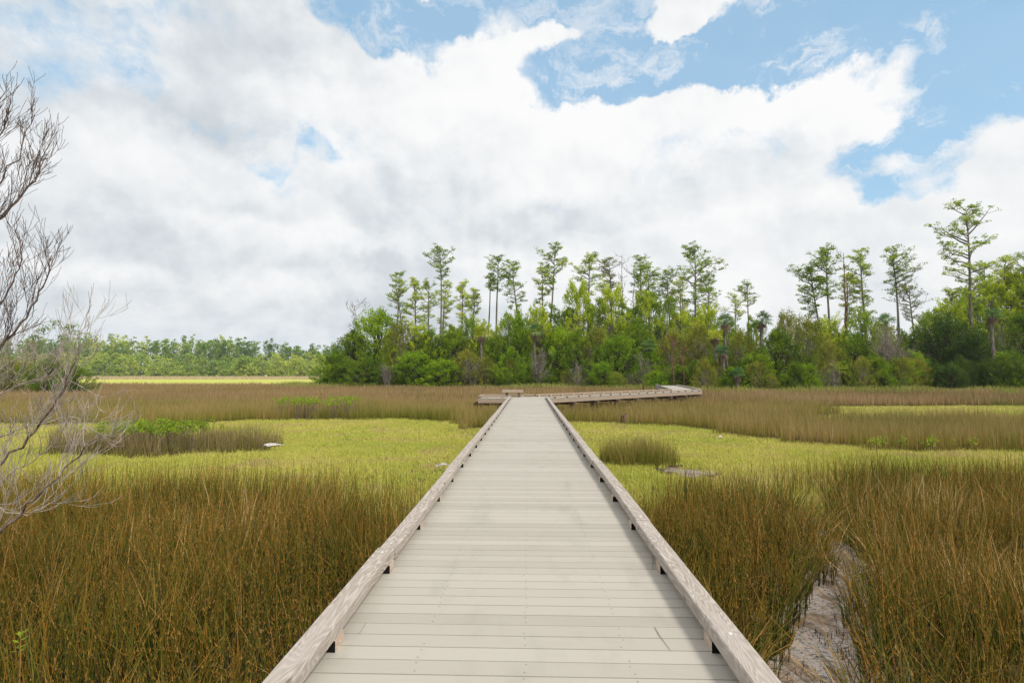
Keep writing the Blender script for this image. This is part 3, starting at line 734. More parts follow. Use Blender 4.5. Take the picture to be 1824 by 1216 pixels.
def pine(name, x, ytop, ycb, hw, Y, lean=0.0, kind='pine_leaf', barkm='bark', dens=1.0, side=0.0, label='', group='tall pines rising above the wood', bare=0.0, flat=False):
    """x, ytop, ycb: where the photo shows trunk, top and crown base; hw: crown half width in px"""
    base = rp(x, 664, Y); H = CAM.z + (664 - ytop) / 964 * Y * .955; cb = CAM.z + (664 - ycb) / 964 * Y; RW = hw / 964 * Y
    root = empty(name, (base.x, Y, 0)); tag(root, label, 'tree', group)
    tr = MB(); cr = MB(); K = 10
    zs = np.linspace(-.3, H * .985, K); ph = rng.uniform(0, 6.28); 
    tx = lean / 964 * Y * (zs / H) ** 1.3 + .25 * np.sin(zs / H * 5 + ph) * (zs / H); ty = .3 * np.sin(zs / H * 4 + ph * 2) * (zs / H)
    r0 = .10 + H * .0085
    rad = r0 * (1 - (zs / H) * .80); rad[-1] = .03
    tr.tube(np.stack([tx, ty, zs], 1), rad, 7)
    nb = int((15 + (H - cb) * 1.5) * (.8 + .4 * rng.random())); T = []; 
    for i in range(nb):
        u = (i + rng.random() * .8) / nb; z = cb + (H - cb) * u ** .85
        prof = (.45 + 1.1 * u) if u < .5 else (1.0 - .62 * ((u - .5) / .5) ** 1.6)
        if rng.random() < .3: prof *= .55
        az = rng.uniform(0, 2 * PI) if rng.random() > .35 else (rng.choice([0, PI]) + rng.normal(0, .5))
        sw = 1 + side * math.cos(az)
        ln = RW * prof * rng.uniform(.6, 1.08) * max(.25, sw)
        el = R(rng.uniform(5, 34)) + (u ** 2) * R(28)
        d = np.array([math.cos(az) * math.cos(el), math.sin(az) * math.cos(el), math.sin(el)])
        p0 = np.array([np.interp(z, zs, tx), np.interp(z, zs, ty), z])
        q = np.linspace(0, 1, 5)[:, None]
        path = p0 + d * ln * q + np.array([0, 0, 1.]) * (q ** 2 * ln * rng.uniform(-.12, .22)) + rng.normal(0, .05 * ln, (5, 3)) * q
        tr.tube(path, np.linspace(.028 + .022 * ln, .018, 5), 4)
        if rng.random() < bare: continue
        T.append(path[-1]); 
        for k in range(int(3 + ln * 2.1)):
            s = rng.uniform(.35, 1.0); j = min(3, int(s * 4)); pb = path[j] + (path[j + 1] - path[j]) * (s * 4 - j)
            sd = rng.normal(0, 1, 3); sd[2] = abs(sd[2]) * .5 + .1; sd /= np.linalg.norm(sd)
            sl = rng.uniform(.35, 1.15) * (.45 + .19 * ln); pe = pb + sd * sl
            tr.tube(np.array([pb, (pb + pe) / 2 + [0, 0, -.04], pe]), [.03, .022, .014], 3); T.append(pe)
    T = np.array(T) if T else np.zeros((0, 3))
    for t in T:
        rr = rng.uniform(.30, .66); n_ = int(rng.uniform(13, 26) * dens)
        leaves(cr, t + [0, 0, .10] + ell(n_, (rr, rr, rr * .5)), .27, np.clip(rng.normal(.5, .22, n_) , 0, 1), aspect=.38)
    tr.build('trunk', M[barkm], root, True)
    if len(T): cr.build('crown', M[kind], root)
    return root

def crown_mesh(seed, H, RW, shape, n_cl, per, leaf, low=.04, up=.35, kind='cedar'):
    """a unit plant: returns (crown mesh, trunk mesh)"""
    cr = MB(); tr = MB(); pts = []
    lob = rng.uniform(0, 6.28, 4)
    for i in range(n_cl):
        u = rng.random() ** (.95 if shape != 'cone' else 1.25)
        if shape == 'cone': pr = (1 - u) ** .75 * min(1, (u + .12) * 4) * .98 + .06
        elif shape == 'oval': pr = math.sin(PI * min(1, .13 + u * .87)) ** .6
        elif shape == 'dome': pr = math.sqrt(max(0, 1 - u ** 2.1)) * min(1, .72 + u)
        else: pr = .35 + .65 * math.sin(PI * (u ** .8)) ** .8
        az = rng.uniform(0, 2 * PI)
        wob = 1 + .22 * math.sin(2 * az + lob[0] + 3 * u) + .17 * math.sin(3 * az + lob[1] - 5 * u) + .10 * math.sin(5 * az + lob[2] + 9 * u)
        rr = RW * pr * wob * (rng.random() ** .38)
        z = H * (low + (1 - low) * u) + .06 * H * math.sin(2 * az + lob[3])
        pts.append((rr * math.cos(az), rr * math.sin(az), max(.3, z), az, u))
    for i, (x_, y_, z_, az, u) in enumerate(pts):
        s = rng.uniform(.65, 1.3) * (.24 + .055 * RW) * 1.25; n_ = int(per * rng.uniform(.6, 1.4))
        q = ell(n_, (s * .8, s * .8, s * (.95 + up * 1.3)))
        q[:, 0] += q[:, 2] * .35 * math.cos(az); q[:, 1] += q[:, 2] * .35 * math.sin(az)
        tone = rng.normal(.5, .16)
        leaves(cr, np.array((x_, y_, z_)) + q, leaf * 1.35, np.clip(tone + rng.normal(0, .17, n_), 0, 1), aspect=.34, bias=(math.cos(az) * .5, math.sin(az) * .5, .8 + up))
        if i % 3 == 0:
            b = np.array((x_ * .12, y_ * .12, z_ * rng.uniform(.25, .55))); e_ = np.array((x_, y_, z_)) * .97
            md = (b + e_) / 2 + rng.normal(0, .12, 3) + [0, 0, -.1]
            tr.tube(np.array([b, md, e_]), [.05 + .004 * H, .04, .016], 4)
    zs = np.linspace(-.2, H * .85, 6); tr.tube(np.stack([.1 * np.sin(zs), .1 * np.cos(zs * .7), zs], 1), np.linspace(.09 + .012 * H, .03, 6), 6)
    return cr, tr
PROTO = {}
def proto(key, *a, leafm='cedar', barkm='bark_dark'):
    cr, tr = crown_mesh(0, *a); PROTO[key] = (cr.mesh('crown', M[leafm]), tr.mesh('trunk', M[barkm], True), a[0], a[1])
# key: H, R, shape, clumps, leaves per clump, leaf size
for k in range(3):
    proto(('cedar', k), 10, 3.1, 'oval', 330, 46, .20, .03, .5, leafm='cedar')
    proto(('bright', k), 10, 2.9, 'oval', 320, 46, .20, .03, .5, leafm='cedar_bright')
    proto(('olive', k), 9, 3.6, 'dome', 300, 36, .19, .03, .3, leafm='olive_leaf', barkm='dead_grey')
for k in range(2):
    proto(('cone', k), 9, 2.4, 'cone', 260, 46, .19, .02, .8, leafm='cedar_bright')
    proto(('dark', k), 10, 4.6, 'dome', 380, 46, .22, .02, .2, leafm='dark_leaf')
    proto(('lime', k), 12, 2.8, 'open', 200, 40, .24, .30, .2, leafm='pine_lime', barkm='bark')
    proto(('green', k), 12, 3.2, 'open', 230, 40, .24, .22, .2, leafm='pine_leaf', barkm='bark')
    proto(('grey', k), 6, 2.6, 'dome', 120, 20, .15, .05, .5, leafm='grey_leaf', barkm='dead_grey')
def plant(name, key, x, ytop, hw, Y, label, group, cat='tree', ymid=664, zb=0):
    cm, tm, h0, r0 = PROTO[key]
    b = rp(x, ymid, Y); H = CAM.z + (664 - ytop) / 964 * Y; RW = hw / 964 * Y
    root = empty(name, (b.x, Y, zb), rng.uniform(0, 6.28)); tag(root, label, cat, group)
    sx = RW / r0; sz = H / h0 / 1.03
    root.scale = (sx * rng.uniform(.93, 1.07), sx * rng.uniform(.93, 1.07), sz)
    for nm, me in (('crown', cm), ('trunk', tm)):
        o = bpy.data.objects.new(nm, me); C.objects.link(o); o.parent = root
    return root

def twigs(mb, p, d, ln, r, depth, spread=.6, upb=.15, kids=(3, 5), sides=4, wig=.12, shrink=.62, a=.5, rmin=.002, maxd=None):
    n_ = 5; q = [np.array(p, float)]; dd = np.array(d, float); dd /= np.linalg.norm(dd)
    for i in range(n_ - 1):
        dd = dd + rng.normal(0, wig, 3) + np.array([0, 0, upb]); dd /= np.linalg.norm(dd); q.append(q[-1] + dd * ln / (n_ - 1))
    q = np.array(q); mb.tube(q, np.linspace(r, max(r * .45, rmin), n_), sides, a)
    if depth <= 0: return q
    for k in range(rng.integers(*kids)):
        s = rng.uniform(.25, 1.0); j = min(n_ - 2, int(s * (n_ - 1))); pb = q[j] + (q[j + 1] - q[j]) * (s * (n_ - 1) - j)
        nd_ = (q[j + 1] - q[j]) / (np.linalg.norm(q[j + 1] - q[j]) + 1e-9) + rng.normal(0, spread, 3); 
        twigs(mb, pb, nd_, ln * shrink * rng.uniform(.7, 1.2), max(r * .55, rmin), depth - 1, spread, upb, kids, max(3, sides - 1), wig, shrink, a, rmin)
    return q
def snag(name, x, ytop, Y, label, m='dead_grey', lean=0, nb=12, blen=2.0, r=.2, depth=1):
    b = rp(x, 664, Y); H = CAM.z + (664 - ytop) / 964 * Y; root = empty(name, (b.x, Y, 0)); tag(root, label, 'dead tree', 'dead trees standing in the wood')
    mb = MB(); zs = np.linspace(-.2, H, 9); tx = lean / 964 * Y * (zs / H) + .12 * np.sin(zs)
    mb.tube(np.stack([tx, .1 * np.cos(zs), zs], 1), np.linspace(r, .035, 9), 7); mb.build('trunk', M[m], root, True)
    mb = MB()
    for k in range(nb):
        z = H * rng.uniform(.55, .99); az = rng.uniform(0, 6.28)
        twigs(mb, (np.interp(z, zs, tx), 0, z), (math.cos(az), math.sin(az), rng.uniform(.2, 1.0)), blen * rng.uniform(.5, 1.1), .05, depth, .5, .12, (2, 4), 4, .12, .6, .5, .018)
    mb.build('bare_branches', M[m], root, True); return root
def bare_shrub(name, x, ytop, hw, Y, label, n_=16, depth=3, m='dead_grey', up=.12, group='leafless grey shrubs at the foot of the wood'):
    b = rp(x, 664, Y); H = CAM.z + (664 - ytop) / 964 * Y; RW = hw / 964 * Y; root = empty(name, (b.x, Y, 0)); tag(root, label, 'shrub', group)
    mb = MB()
    for k in range(n_):
        az = rng.uniform(0, 6.28); e_ = rng.uniform(.1, 1) * RW / H
        twigs(mb, (rng.normal(0, .15), rng.normal(0, .15), 0), (math.cos(az) * e_, math.sin(az) * e_, 1), H * rng.uniform(.45, .75), .05, depth, .45, up, (3, 5), 4, .10, .5, .5, .016)
    mb.build('branches', M[m], root, True); return root
def palm(name, x, ytop, Y, label, R_=1.3, kind='blue_leaf', skirt=True, trunk=True, zc=None):
    b = rp(x, 664, Y); H = (CAM.z + (664 - ytop) / 964 * Y) - R_ * .75 if zc is None else zc
    root = empty(name, (b.x, Y, 0)); tag(root, label, 'palm', 'cabbage palms among the trees')
    if trunk:
        mb = MB(); zs = np.linspace(-.2, H, 14); mb.tube(np.stack([.12 * np.sin(zs * .6), .05 * zs * 0, zs], 1), .19 + .03 * (np.arange(14) % 2), 9); mb.build('trunk', M['bark'], root, True)
    def fans(n_, e0, e1, mt, part, rl, dr):
        mb = MB(); cx = .12 * math.sin(H * .6)
        for i in range(n_):
            az = rng.uniform(0, 6.28); el = R(rng.uniform(e0, e1)); d = np.array([math.cos(az) * math.cos(el), math.sin(az) * math.cos(el), math.sin(el)])
            pl = rl * rng.uniform(.4, .6); p0 = np.array([cx, 0, H]); p1 = p0 + d * pl
            mb.tube(np.array([p0, (p0 + p1) / 2 + [0, 0, .05], p1]), [.03, .02, .015], 3)
            sd = np.cross(d, [0, 0, 1.]); sd /= np.linalg.norm(sd) + 1e-9; nn = np.cross(sd, d)
            tone = rng.normal(.5, .2)
            for k in range(9):
                th = (k / 8 - .5) * 3.4 + rng.normal(0, .05); v = d * math.cos(th) + sd * math.sin(th) + nn * .15; v /= np.linalg.norm(v); l_ = rl * .75 * (1 - .25 * abs(th) / 1.8)
                w_ = np.cross(v, nn); w_ /= np.linalg.norm(w_) + 1e-9; w_ *= .055
                m1 = p1 + v * l_ * .55; e_ = p1 + v * l_ + np.array([0, 0, -dr * l_])
                mb.add([p1 - w_ * .3, p1 + w_ * .3, m1 + w_, m1 - w_, e_ + w_ * .15, e_ - w_ * .15], [(0, 1, 2, 3), (3, 2, 4, 5)], np.clip(tone + rng.normal(0, .1), 0, 1))
        mb.build(part, M[mt], root)
    fans(22, -25, 80, kind, 'fronds', R_, .35)
    if skirt: fans(8, -85, -40, 'dead_frond', 'dead_fronds', R_ * .72, .5)
    return root

rng = np.random.default_rng(101)
# ------------------------------------------------------------------ the wood: tall pines
TP = [
 # x, top, crown base, half width, Y, lean, kind, label, extra
 (722, 490, 585, 26, 106, -18, 'pine_leaf', 'slim left leaning pine at the left end of the tall pines', {}),
 (706, 478, 545, 17, 109, 2, 'pine_leaf', 'thin broken topped pine sticking up behind the leftmost leaning pine', dict(bare=.5)),
 (740, 490, 590, 24, 108, -4, 'pine_lime', 'yellow green pine second in the left pine clump', {}),
 (762, 497, 600, 23, 107, 3, 'pine_lime', 'yellow green pine just left of the tallest left hand pine', {}),
 (787, 495, 590, 20, 112, 6, 'pine_lime', 'short lime green pine close behind the tallest left hand pine', {}),
 (784, 436, 500, 37, 105, 0, 'pine_leaf', 'tallest lone pine of the left group with a spreading flat crown', dict(side=-.05)),
 (822, 499, 575, 21, 108, 0, 'pine_lime', 'small round crowned pine in the gap right of the tallest left pine', {}),
 (842, 510, 590, 20, 110, 3, 'pine_lime', 'small lime pine before the thin bare trunked pair', {}),
 (868, 480, 520, 13, 106, 4, 'pine_leaf', 'very thin pine with a tiny crown left of the bare trunked pine', {}),
 (885, 450, 520, 27, 105, 0, 'pine_leaf', 'tall pine with a long bare trunk and narrow crown', {}),
 (930, 461, 560, 30, 104, -16, 'pine_leaf', 'left leaning pine with a full crown left of the broad dark pine', {}),
 (975, 436, 530, 42, 102, 14, 'pine_leaf', 'broad dark green pine standing behind the bench', dict(dens=1.2)),
 (967, 470, 560, 22, 106, 2, 'pine_leaf', 'narrow pine tucked against the left of the broad dark pine', {}),
 (1049, 450, 530, 33, 104, 0, 'pine_leaf', 'round topped pine right of the broad dark pine', {}),
 (1090, 452, 520, 26, 105, -2, 'pine_brown', 'thin pine with a sparse browned crown', dict(dens=.7)),
 (1076, 500, 560, 20, 110, 2, 'pine_lime', 'low lime pine behind the browned pine', {}),
 (1143, 454, 545, 28, 104, 2, 'pine_leaf', 'pine with stacked layered crown right of the dead forked trees', {}),
 (1156, 468, 560, 28, 107, 0, 'pine_leaf', 'pine overlapping the right side of the layered pine', {}),
 (1198, 477, 560, 28, 106, -6, 'pine_leaf', 'pine leaning left beside the biggest central pine', {}),
 (1215, 490, 570, 24, 110, 0, 'pine_lime', 'lime pine hidden behind the left limbs of the biggest central pine', {}),
 (1243, 434, 560, 49, 101, -4, 'pine_leaf', 'biggest central pine with wide flat limbs above the far walkway', dict(dens=1.15)),
 (1266, 492, 590, 32, 104, 0, 'pine_leaf', 'lower pine at the right shoulder of the biggest central pine', {}),
 (1310, 525, 585, 24, 103, 4, 'pine_lime', 'small open crowned pine right of the central pines', dict(dens=.6)),
 (1336, 504, 548, 23, 108, 0, 'pine_leaf', 'lone small umbrella crowned pine in the gap of the treeline', dict(dens=.6)),
 (1481, 438, 540, 34, 92, -2, 'pine_leaf', 'slender pine at the left of the right hand group', {}),
 (1472, 476, 570, 38, 94, -22, 'pine_leaf', 'pine leaning out to the left of the right hand group', dict(side=-.3)),
 (1545, 445, 570, 32, 92, -3, 'pine_leaf', 'pine with a rounded crown beside the bare red snag', {}),
 (1513, 490, 580, 22, 95, 0, 'pine_lime', 'dense lower pine behind the bare red snag', {}),
 (1602, 443, 530, 40, 90, 1, 'pine_leaf', 'pine with long bare limbs reaching right', dict(side=.35, dens=.8)),
 (1636, 512, 580, 32, 96, -10, 'pine_brown', 'sparse thin limbed pine right of the long limbed pine', dict(dens=.5)),
 (1737, 362, 560, 62, 84, -6, 'pine_leaf', 'largest pine of all towering over the right end of the wood', dict(dens=1.25)),
 (1698, 515, 590, 30, 96, 0, 'pine_lime', 'low pine left of the largest pine', {}),
 (1760, 470, 570, 32, 92, 4, 'pine_lime', 'pale green pine right of the largest pine', {}),
 (1800, 462, 580, 36, 90, 0, 'pine_lime', 'yellow green tree at the right edge behind the wood', {}),
 (1840, 450, 590, 40, 88, 0, 'pine_leaf', 'green tree cut by the right edge of the picture', {}),
]
for (x, t, cb, hw, Y, ln, kd, lb, ex) in TP:
    pine('pine_tree', x, t, cb, hw, Y, ln, kd, label=lb, **ex)
snag('dead_tree', 650, 540, 104, 'leafless grey tree leaning at the far left of the wood', lean=-22, nb=16, blen=3.0, depth=2, r=.12)
snag('dead_tree', 1110, 452, 104, 'thin dead pine snag between the browned pine and the layered pine')
snag('dead_tree', 1124, 478, 105, 'forked dead tree with bleached limbs beside the layered pine', lean=8, nb=9, blen=3.5)
snag('dead_tree', 1510, 452, 90, 'dark red trunked dead pine with a pointed bare top in the right group', m='bark_red', r=.26)
snag('dead_tree', 1218, 500, 108, 'thin dead stem between the two lower central pines', nb=5)

rng = np.random.default_rng(102)
# ------------------------------------------------------------------ the wood: marsh edge and middle layers
FR = [
 (598, 628, 34, 99, 'bright', 'low bright green cedar at the very left tip of the wood'),
 (628, 592, 42, 100, 'cedar', 'rounded cedar second from the left tip of the wood'),
 (672, 556, 46, 102, 'bright', 'tall rounded cedar forming the left shoulder of the wood'),
 (712, 575, 44, 98, 'olive', 'olive bush with bare grey twigs below the slim leaning pine'),
 (655, 640, 42, 94, 'cedar', 'low cedar bush in front of the left shoulder'),
 (735, 628, 38, 92, 'bright', 'low green bush under the left pine clump'),
 (765, 590, 34, 98, 'cedar', 'dark cedar behind the low green bush'),
 (805, 585, 50, 96, 'cedar', 'wide cedar below the tallest left hand pine'),
 (790, 640, 36, 90, 'bright', 'small bright cedar at the marsh edge left of the twiggy bush'),
 (832, 625, 46, 92, 'olive', 'twiggy olive bush with grey limbs at the marsh edge'),
 (862, 605, 34, 97, 'cedar', 'cedar around the yellow headed palm'),
 (888, 600, 34, 95, 'cedar', 'cedar left of the upright bright cedar'),
 (925, 558, 32, 94, 'cone', 'upright bright cedar left of the bench'),
 (912, 622, 28, 90, 'bright', 'low cedar in front of the upright bright cedar'),
 (998, 585, 32, 93, 'bright', 'bright green cedar behind the bench'),
 (1030, 592, 32, 91, 'cedar', 'cedar right of the bright one behind the bench'),
 (1066, 585, 36, 92, 'olive', 'grey olive bush in the middle of the wood edge'),
 (1100, 600, 38, 88, 'bright', 'bushy cedar above the middle of the far walkway'),
 (1135, 575, 38, 92, 'cedar', 'taller cedar behind the bushy one'),
 (1160, 625, 32, 84, 'bright', 'low cedar left of the far end of the walkway'),
 (1200, 590, 36, 84, 'olive', 'olive tree with a visible reddish trunk behind the walkway end'),
 (1244, 580, 38, 84, 'olive', 'olive green bush right of the walkway end'),
 (1282, 625, 28, 80, 'cedar', 'low cedar beside the blue green palmetto'),
 (1322, 592, 38, 80, 'olive', 'olive cedar between the two skirted palms'),
 (1350, 630, 32, 76, 'bright', 'yellow green cedar below the right skirted palm'),
 (1388, 590, 40, 76, 'cedar', 'green cedar with a dark trunk at the near point of the wood'),
 (1405, 560, 34, 84, 'olive', 'grey green bush rising behind the near point of the wood'),
 (1440, 570, 42, 78, 'olive', 'feathery olive bush right of the near point'),
 (1478, 610, 34, 76, 'olive', 'grey twigged bush left of the yellow palmetto'),
 (1528, 600, 36, 80, 'cedar', 'cedar right of the yellow palmetto'),
 (1582, 580, 36, 80, 'grey', 'pale grey half bare shrub fanning up at the right of the wood'),
 (1630, 630, 32, 78, 'cone', 'low spreading green cedar right of the pale grey shrub'),
 (1600, 640, 30, 76, 'bright', 'small bright bush at the foot of the pale grey shrub'),
 (1690, 565, 56, 84, 'dark', 'dark shadowy evergreen mass under the largest pine'),
 (1735, 600, 50, 80, 'dark', 'darkest low evergreen at the marsh edge under the largest pine'),
 (1782, 590, 42, 82, 'grey', 'pale sage green oak near the right edge'),
 (1800, 628, 40, 74, 'cedar', 'green bush in the right corner of the wood edge'),
 (1835, 560, 46, 82, 'cedar', 'tall green tree cut by the right edge below the skyline'),
 (1850, 640, 40, 74, 'bright', 'bush half outside the right edge of the picture'),
]
cnt = {}
for (x, t, hw, Y, kd, lb) in FR:
    cnt[kd] = cnt.get(kd, -1) + 1
    nk = sum(1 for q in PROTO if q[0] == kd)
    nm = {'cedar': 'cedar_tree', 'bright': 'cedar_tree', 'cone': 'cedar_tree', 'olive': 'wax_myrtle', 'dark': 'evergreen_oak', 'grey': 'grey_shrub'}[kd]
    plant(nm, (kd, cnt[kd] % nk), x, t, hw * 1.1, Y, lb, 'trees along the marsh edge of the wood')
LM = [(590, 'left tip of the wood'), (640, 'leafless tree on the left'), (700, 'slim left leaning pine'), (745, 'left clump of yellow green pines'), (790, 'tallest lone pine of the left group'), (835, 'lime pines in the left gap'),
      (880, 'narrow pine with the long bare trunk'), (925, 'upright cedar left of the bench'), (975, 'broad dark pine behind the bench'), (1045, 'round topped pine'), (1095, 'browned sparse pine'), (1145, 'layered pine over the far walkway'),
      (1200, 'reddish trunks behind the walkway end'), (1245, 'biggest central pine'), (1300, 'palm with the pale trunk'), (1360, 'right skirted palm'), (1400, 'near point of the wood'), (1475, 'left pines of the right group'), (1515, 'red trunked snag'),
      (1560, 'pine beside the red snag'), (1600, 'pine with long bare limbs'), (1650, 'sparse pine left of the giant pine'), (1735, 'giant pine at the right'), (1780, 'dead fronded palm near the right edge'), (1840, 'right edge of the picture')]
ORD = ['leftmost', 'second from left', 'third from left', 'fourth from left', 'fifth from left', 'sixth from left']
def landmark(xs):
    near = [min(LM, key=lambda q: abs(q[0] - x))[1] for x in xs]; seen = {}
    out = [''] * len(xs)
    for i in np.argsort(xs):
        n_ = near[i]; k = seen.get(n_, 0); seen[n_] = k + 1
        out[i] = (n_, k)
    return [(n_ + (', ' + ORD[k] if seen[n_] > 1 else '')) for n_, k in out]
# low skirts of foliage right at the marsh edge (undergrowth)
k = 0
for x in np.arange(590, 1850, 23):
    Yb = float(np.interp(x, [577, 900, 1150, 1385, 1660, 1850], [97, 91, 82, 71, 76, 76]))
    kd = ['cedar', 'olive', 'olive', 'cedar', 'bright', 'grey'][int(rng.integers(0, 6))] if not 1650 < x < 1790 else 'dark'
    nk = sum(1 for q in PROTO if q[0] == kd)
    xs_ = np.arange(590, 1850, 23); plant('low_shrub', (kd, k % nk), x + rng.uniform(-6, 6), rng.uniform(632, 668), rng.uniform(14, 32), Yb + rng.uniform(-2.5, 1.5), 'low shrub below the ' + landmark(list(xs_))[k], 'low shrubs at the foot of the wood', 'shrub'); k += 1
MDL = [(958, 545, 34, 'lime'), (905, 560, 28, 'green'), (1000, 548, 34, 'green'), (1031, 505, 36, 'lime'), (1062, 540, 32, 'green'), (1093, 512, 34, 'lime'), (1124, 545, 30, 'green'),
       (1152, 522, 34, 'lime'), (1182, 528, 32, 'green'), (1212, 555, 30, 'lime'), (1260, 545, 34, 'lime'), (1300, 575, 30, 'green'), (860, 572, 26, 'lime'), (835, 565, 24, 'green'), (745, 575, 26, 'lime'),
       (700, 590, 24, 'lime'), (1345, 570, 24, 'green'), (1450, 575, 24, 'green'), (1480, 565, 28, 'lime'), (1540, 555, 30, 'green'), (1500, 590, 28, 'green'), (1655, 560, 30, 'green'), (1690, 540, 34, 'lime'),
       (1730, 520, 34, 'green'), (1770, 500, 40, 'lime'), (1815, 490, 42, 'lime'), (1620, 590, 28, 'green'), (1575, 575, 24, 'lime'), (1850, 500, 40, 'green')]
for i, (x, t, hw, kd) in enumerate(MDL):
    plant('young_pine', (kd, i % 2), x, t, hw, 98 if x < 1350 else 90,
          ('bright' if kd == 'lime' else 'mid') + ' green young pine behind the ' + landmark([q[0] for q in MDL])[i],
          'young pines behind the marsh edge')
for i in range(46):                 # depth of the wood seen through the gaps
    x = rng.uniform(600, 1880); Y = (112 if x < 1350 else 102) + rng.uniform(0, 22); lim = float(np.interp(x, [590, 640, 700, 900, 1000, 1250, 1330, 1400, 1460, 1600, 1850], [640, 610, 598, 598, 570, 560, 610, 610, 590, 595, 560]))
    kd = ['cedar', 'green', 'bright', 'dark'][int(rng.integers(0, 4))]; nk = sum(1 for q in PROTO if q[0] == kd)
    plant('wood_tree', (kd, i % nk), x, lim + rng.uniform(0, 22), rng.uniform(28, 48), Y, 'green tree deep in the wood glimpsed between the front trees', 'trees deep inside the wood')
palm('palm_tree', 858, 583, 92, 'yellow green palm head poking out of the left cedars', 1.7, 'yellow_leaf')
palm('palm_tree', 953, 577, 92, 'palm with brown skirt on a dark trunk left of the bench', 1.7)
palm('palm_tree', 1294, 560, 79, 'palm with a pale trunk and wide dead skirt, left of the pair', 1.6)
palm('palm_tree', 1359, 558, 79, 'palm with drooping brown skirt, right of the pair', 1.6)
palm('palm_tree', 1276, 590, 78, 'palm with yellowed fronds just below the pale trunked palm', 1.3, 'yellow_leaf')
palm('palmetto', 1288, 615, 76, 'blue green palmetto under the pale trunked palm', 1.3)
palm('palmetto', 1312, 655, 73, 'low dark palmetto at the marsh edge', 1.1)
palm('palmetto', 1490, 645, 74, 'short yellow palmetto with a twiggy base at the marsh edge', 1.3, 'yellow_leaf')
palm('palm_tree', 1582, 562, 86, 'green palm head behind the pale grey shrub', 1.6, 'blue_leaf', False)
palm('palm_tree', 1772, 552, 76, 'palm with mostly dead hanging fronds near the right edge', 1.3)
palm('palm_tree', 1157, 606, 84, 'palm with reddish dead fronds in the middle of the wood edge', 1.4)
bare_shrub('bare_shrub', 690, 648, 13, 90, 'small pale leafless shrub near the left of the wood edge')
bare_shrub('bare_shrub', 958, 622, 20, 88, 'tall leafless grey shrub left of the bench')
bare_shrub('bare_shrub', 1028, 645, 9, 87, 'narrow pale dead shrub behind the walkway')
bare_shrub('bare_shrub', 1150, 640, 16, 82, 'bleached leafless shrub above the walkway')
bare_shrub('bare_shrub', 1584, 585, 30, 77, 'large fan of pale bare branches at the right of the wood', 26)
bare_shrub('bare_shrub', 840, 640, 26, 89, 'spreading bare grey limbs in the twiggy left bush')
bare_shrub('bare_shrub', 1482, 665, 16, 73, 'tangle of grey stems around the short yellow palmetto')
plant('bright_bush', ('cone', 1), 1176, 664, 20, 77, 'vivid lime green bush just beyond the walkway end', 'trees along the marsh edge of the wood', 'shrub')
# dark visible trunks at the marsh edge
for x, t, m, lb in ((1198, 600, 'bark_red', 'reddish bare trunk behind the walkway end'), (1217, 620, 'bark_red', 'second reddish bare trunk right of the first behind the walkway'), (1388, 620, 'bark_dark', 'dark thin trunk at the near point of the wood'), (1052, 625, 'bark_dark', 'crooked dark trunk in the middle of the wood edge')):
    snag('dead_tree', x, t, 76 if x > 1100 else 86, lb, m=m, nb=8, blen=1.6, r=.13)
# posts
for x, lb in ((1146, 'square brown wooden post behind the far walkway'),):
    p = rp(x, 690, 66); mb = MB(); mb.box((0, 0, .85), (.15, .15, 2.1), .2, .5, 0, .01); o = mb.build('wooden_post', M['bark_red']); o.location = (p.x, 66, -.1); tag(o, lb, 'post')
p = gp(1106, 752); mb = MB(); mb.tube([(0, 0, -.1), (.01, 0, .28), (0, 0, .30)], [.16, .145, .14], 12); mb.add([(0, 0, .30)] + [(.14 * math.cos(t), .14 * math.sin(t), .30) for t in np.arange(12) / 12 * 2 * PI], [(0, 1 + q, 1 + (q + 1) % 12, 1 + (q + 1) % 12) for q in range(12)])
o = mb.build('pile_stump', M['pile']); o.location = (p.x, p.y - 1.0, 0); o.scale = (1.3, 1.3, 1.6); tag(o, 'dark sawn off pile stump at the edge of the right rush bed', 'stump')

rng = np.random.default_rng(103)
# ------------------------------------------------------------------ far wood on the left
mb = MB(); tr = MB()
n_t = 420
for i in range(n_t):
    layer = rng.random(); Y = 345 + layer * 70; px = rng.uniform(-60, 640)
    b = rp(px, 664, Y)
    top = float(np.interp(px, [-60, 100, 200, 330, 430, 500, 600, 640], [598, 600, 602, 602, 605, 612, 622, 626])) + rng.normal(3, 7) + 9 * (vnoise(px, 0, .03, 5) - .5)
    if layer < .35: top = rng.uniform(625, 652)
    H = CAM.z + (664 - top) / 964 * Y; Rw = rng.uniform(2.4, 7.0) * (1.0 if layer > .35 else 1.25)
    tone = np.clip({True: .80, False: .20}[layer < .35 or (rng.random() < .35 and px < 430)] + rng.normal(0, .1), 0, 1)
    ncl = 34
    for c_ in range(ncl):
        u = rng.random(); pr = (1 - abs(u - .45) * 1.2); az = rng.uniform(0, 6.28); rr = Rw * pr * rng.random() ** .4; s = rng.uniform(1.0, 2.0)
        z = H * (.06 + .92 * u) if layer >= .35 else H * (.0 + .95 * u)
        cc = np.array((b.x + rr * math.cos(az), Y + rr * math.sin(az), z)) + ell(16, (s, s, s * .7))
        leaves(mb, cc, 1.05, np.clip(tone + rng.normal(0, .1, 16), 0, 1), aspect=.6)
    tr.tube([(b.x, Y, 0), (b.x + .3, Y, H * .8)], [.25, .12], 5)
fw = empty('far_wood'); tag(fw, 'far band of woodland on the left horizon, yellow green in front and blue green behind', 'woodland', kind='stuff')
mb.build('crowns', M['far_leaf'], fw)['kind'] = 'stuff'; tr.build('trunks', M['bark'], fw, True)['kind'] = 'stuff'

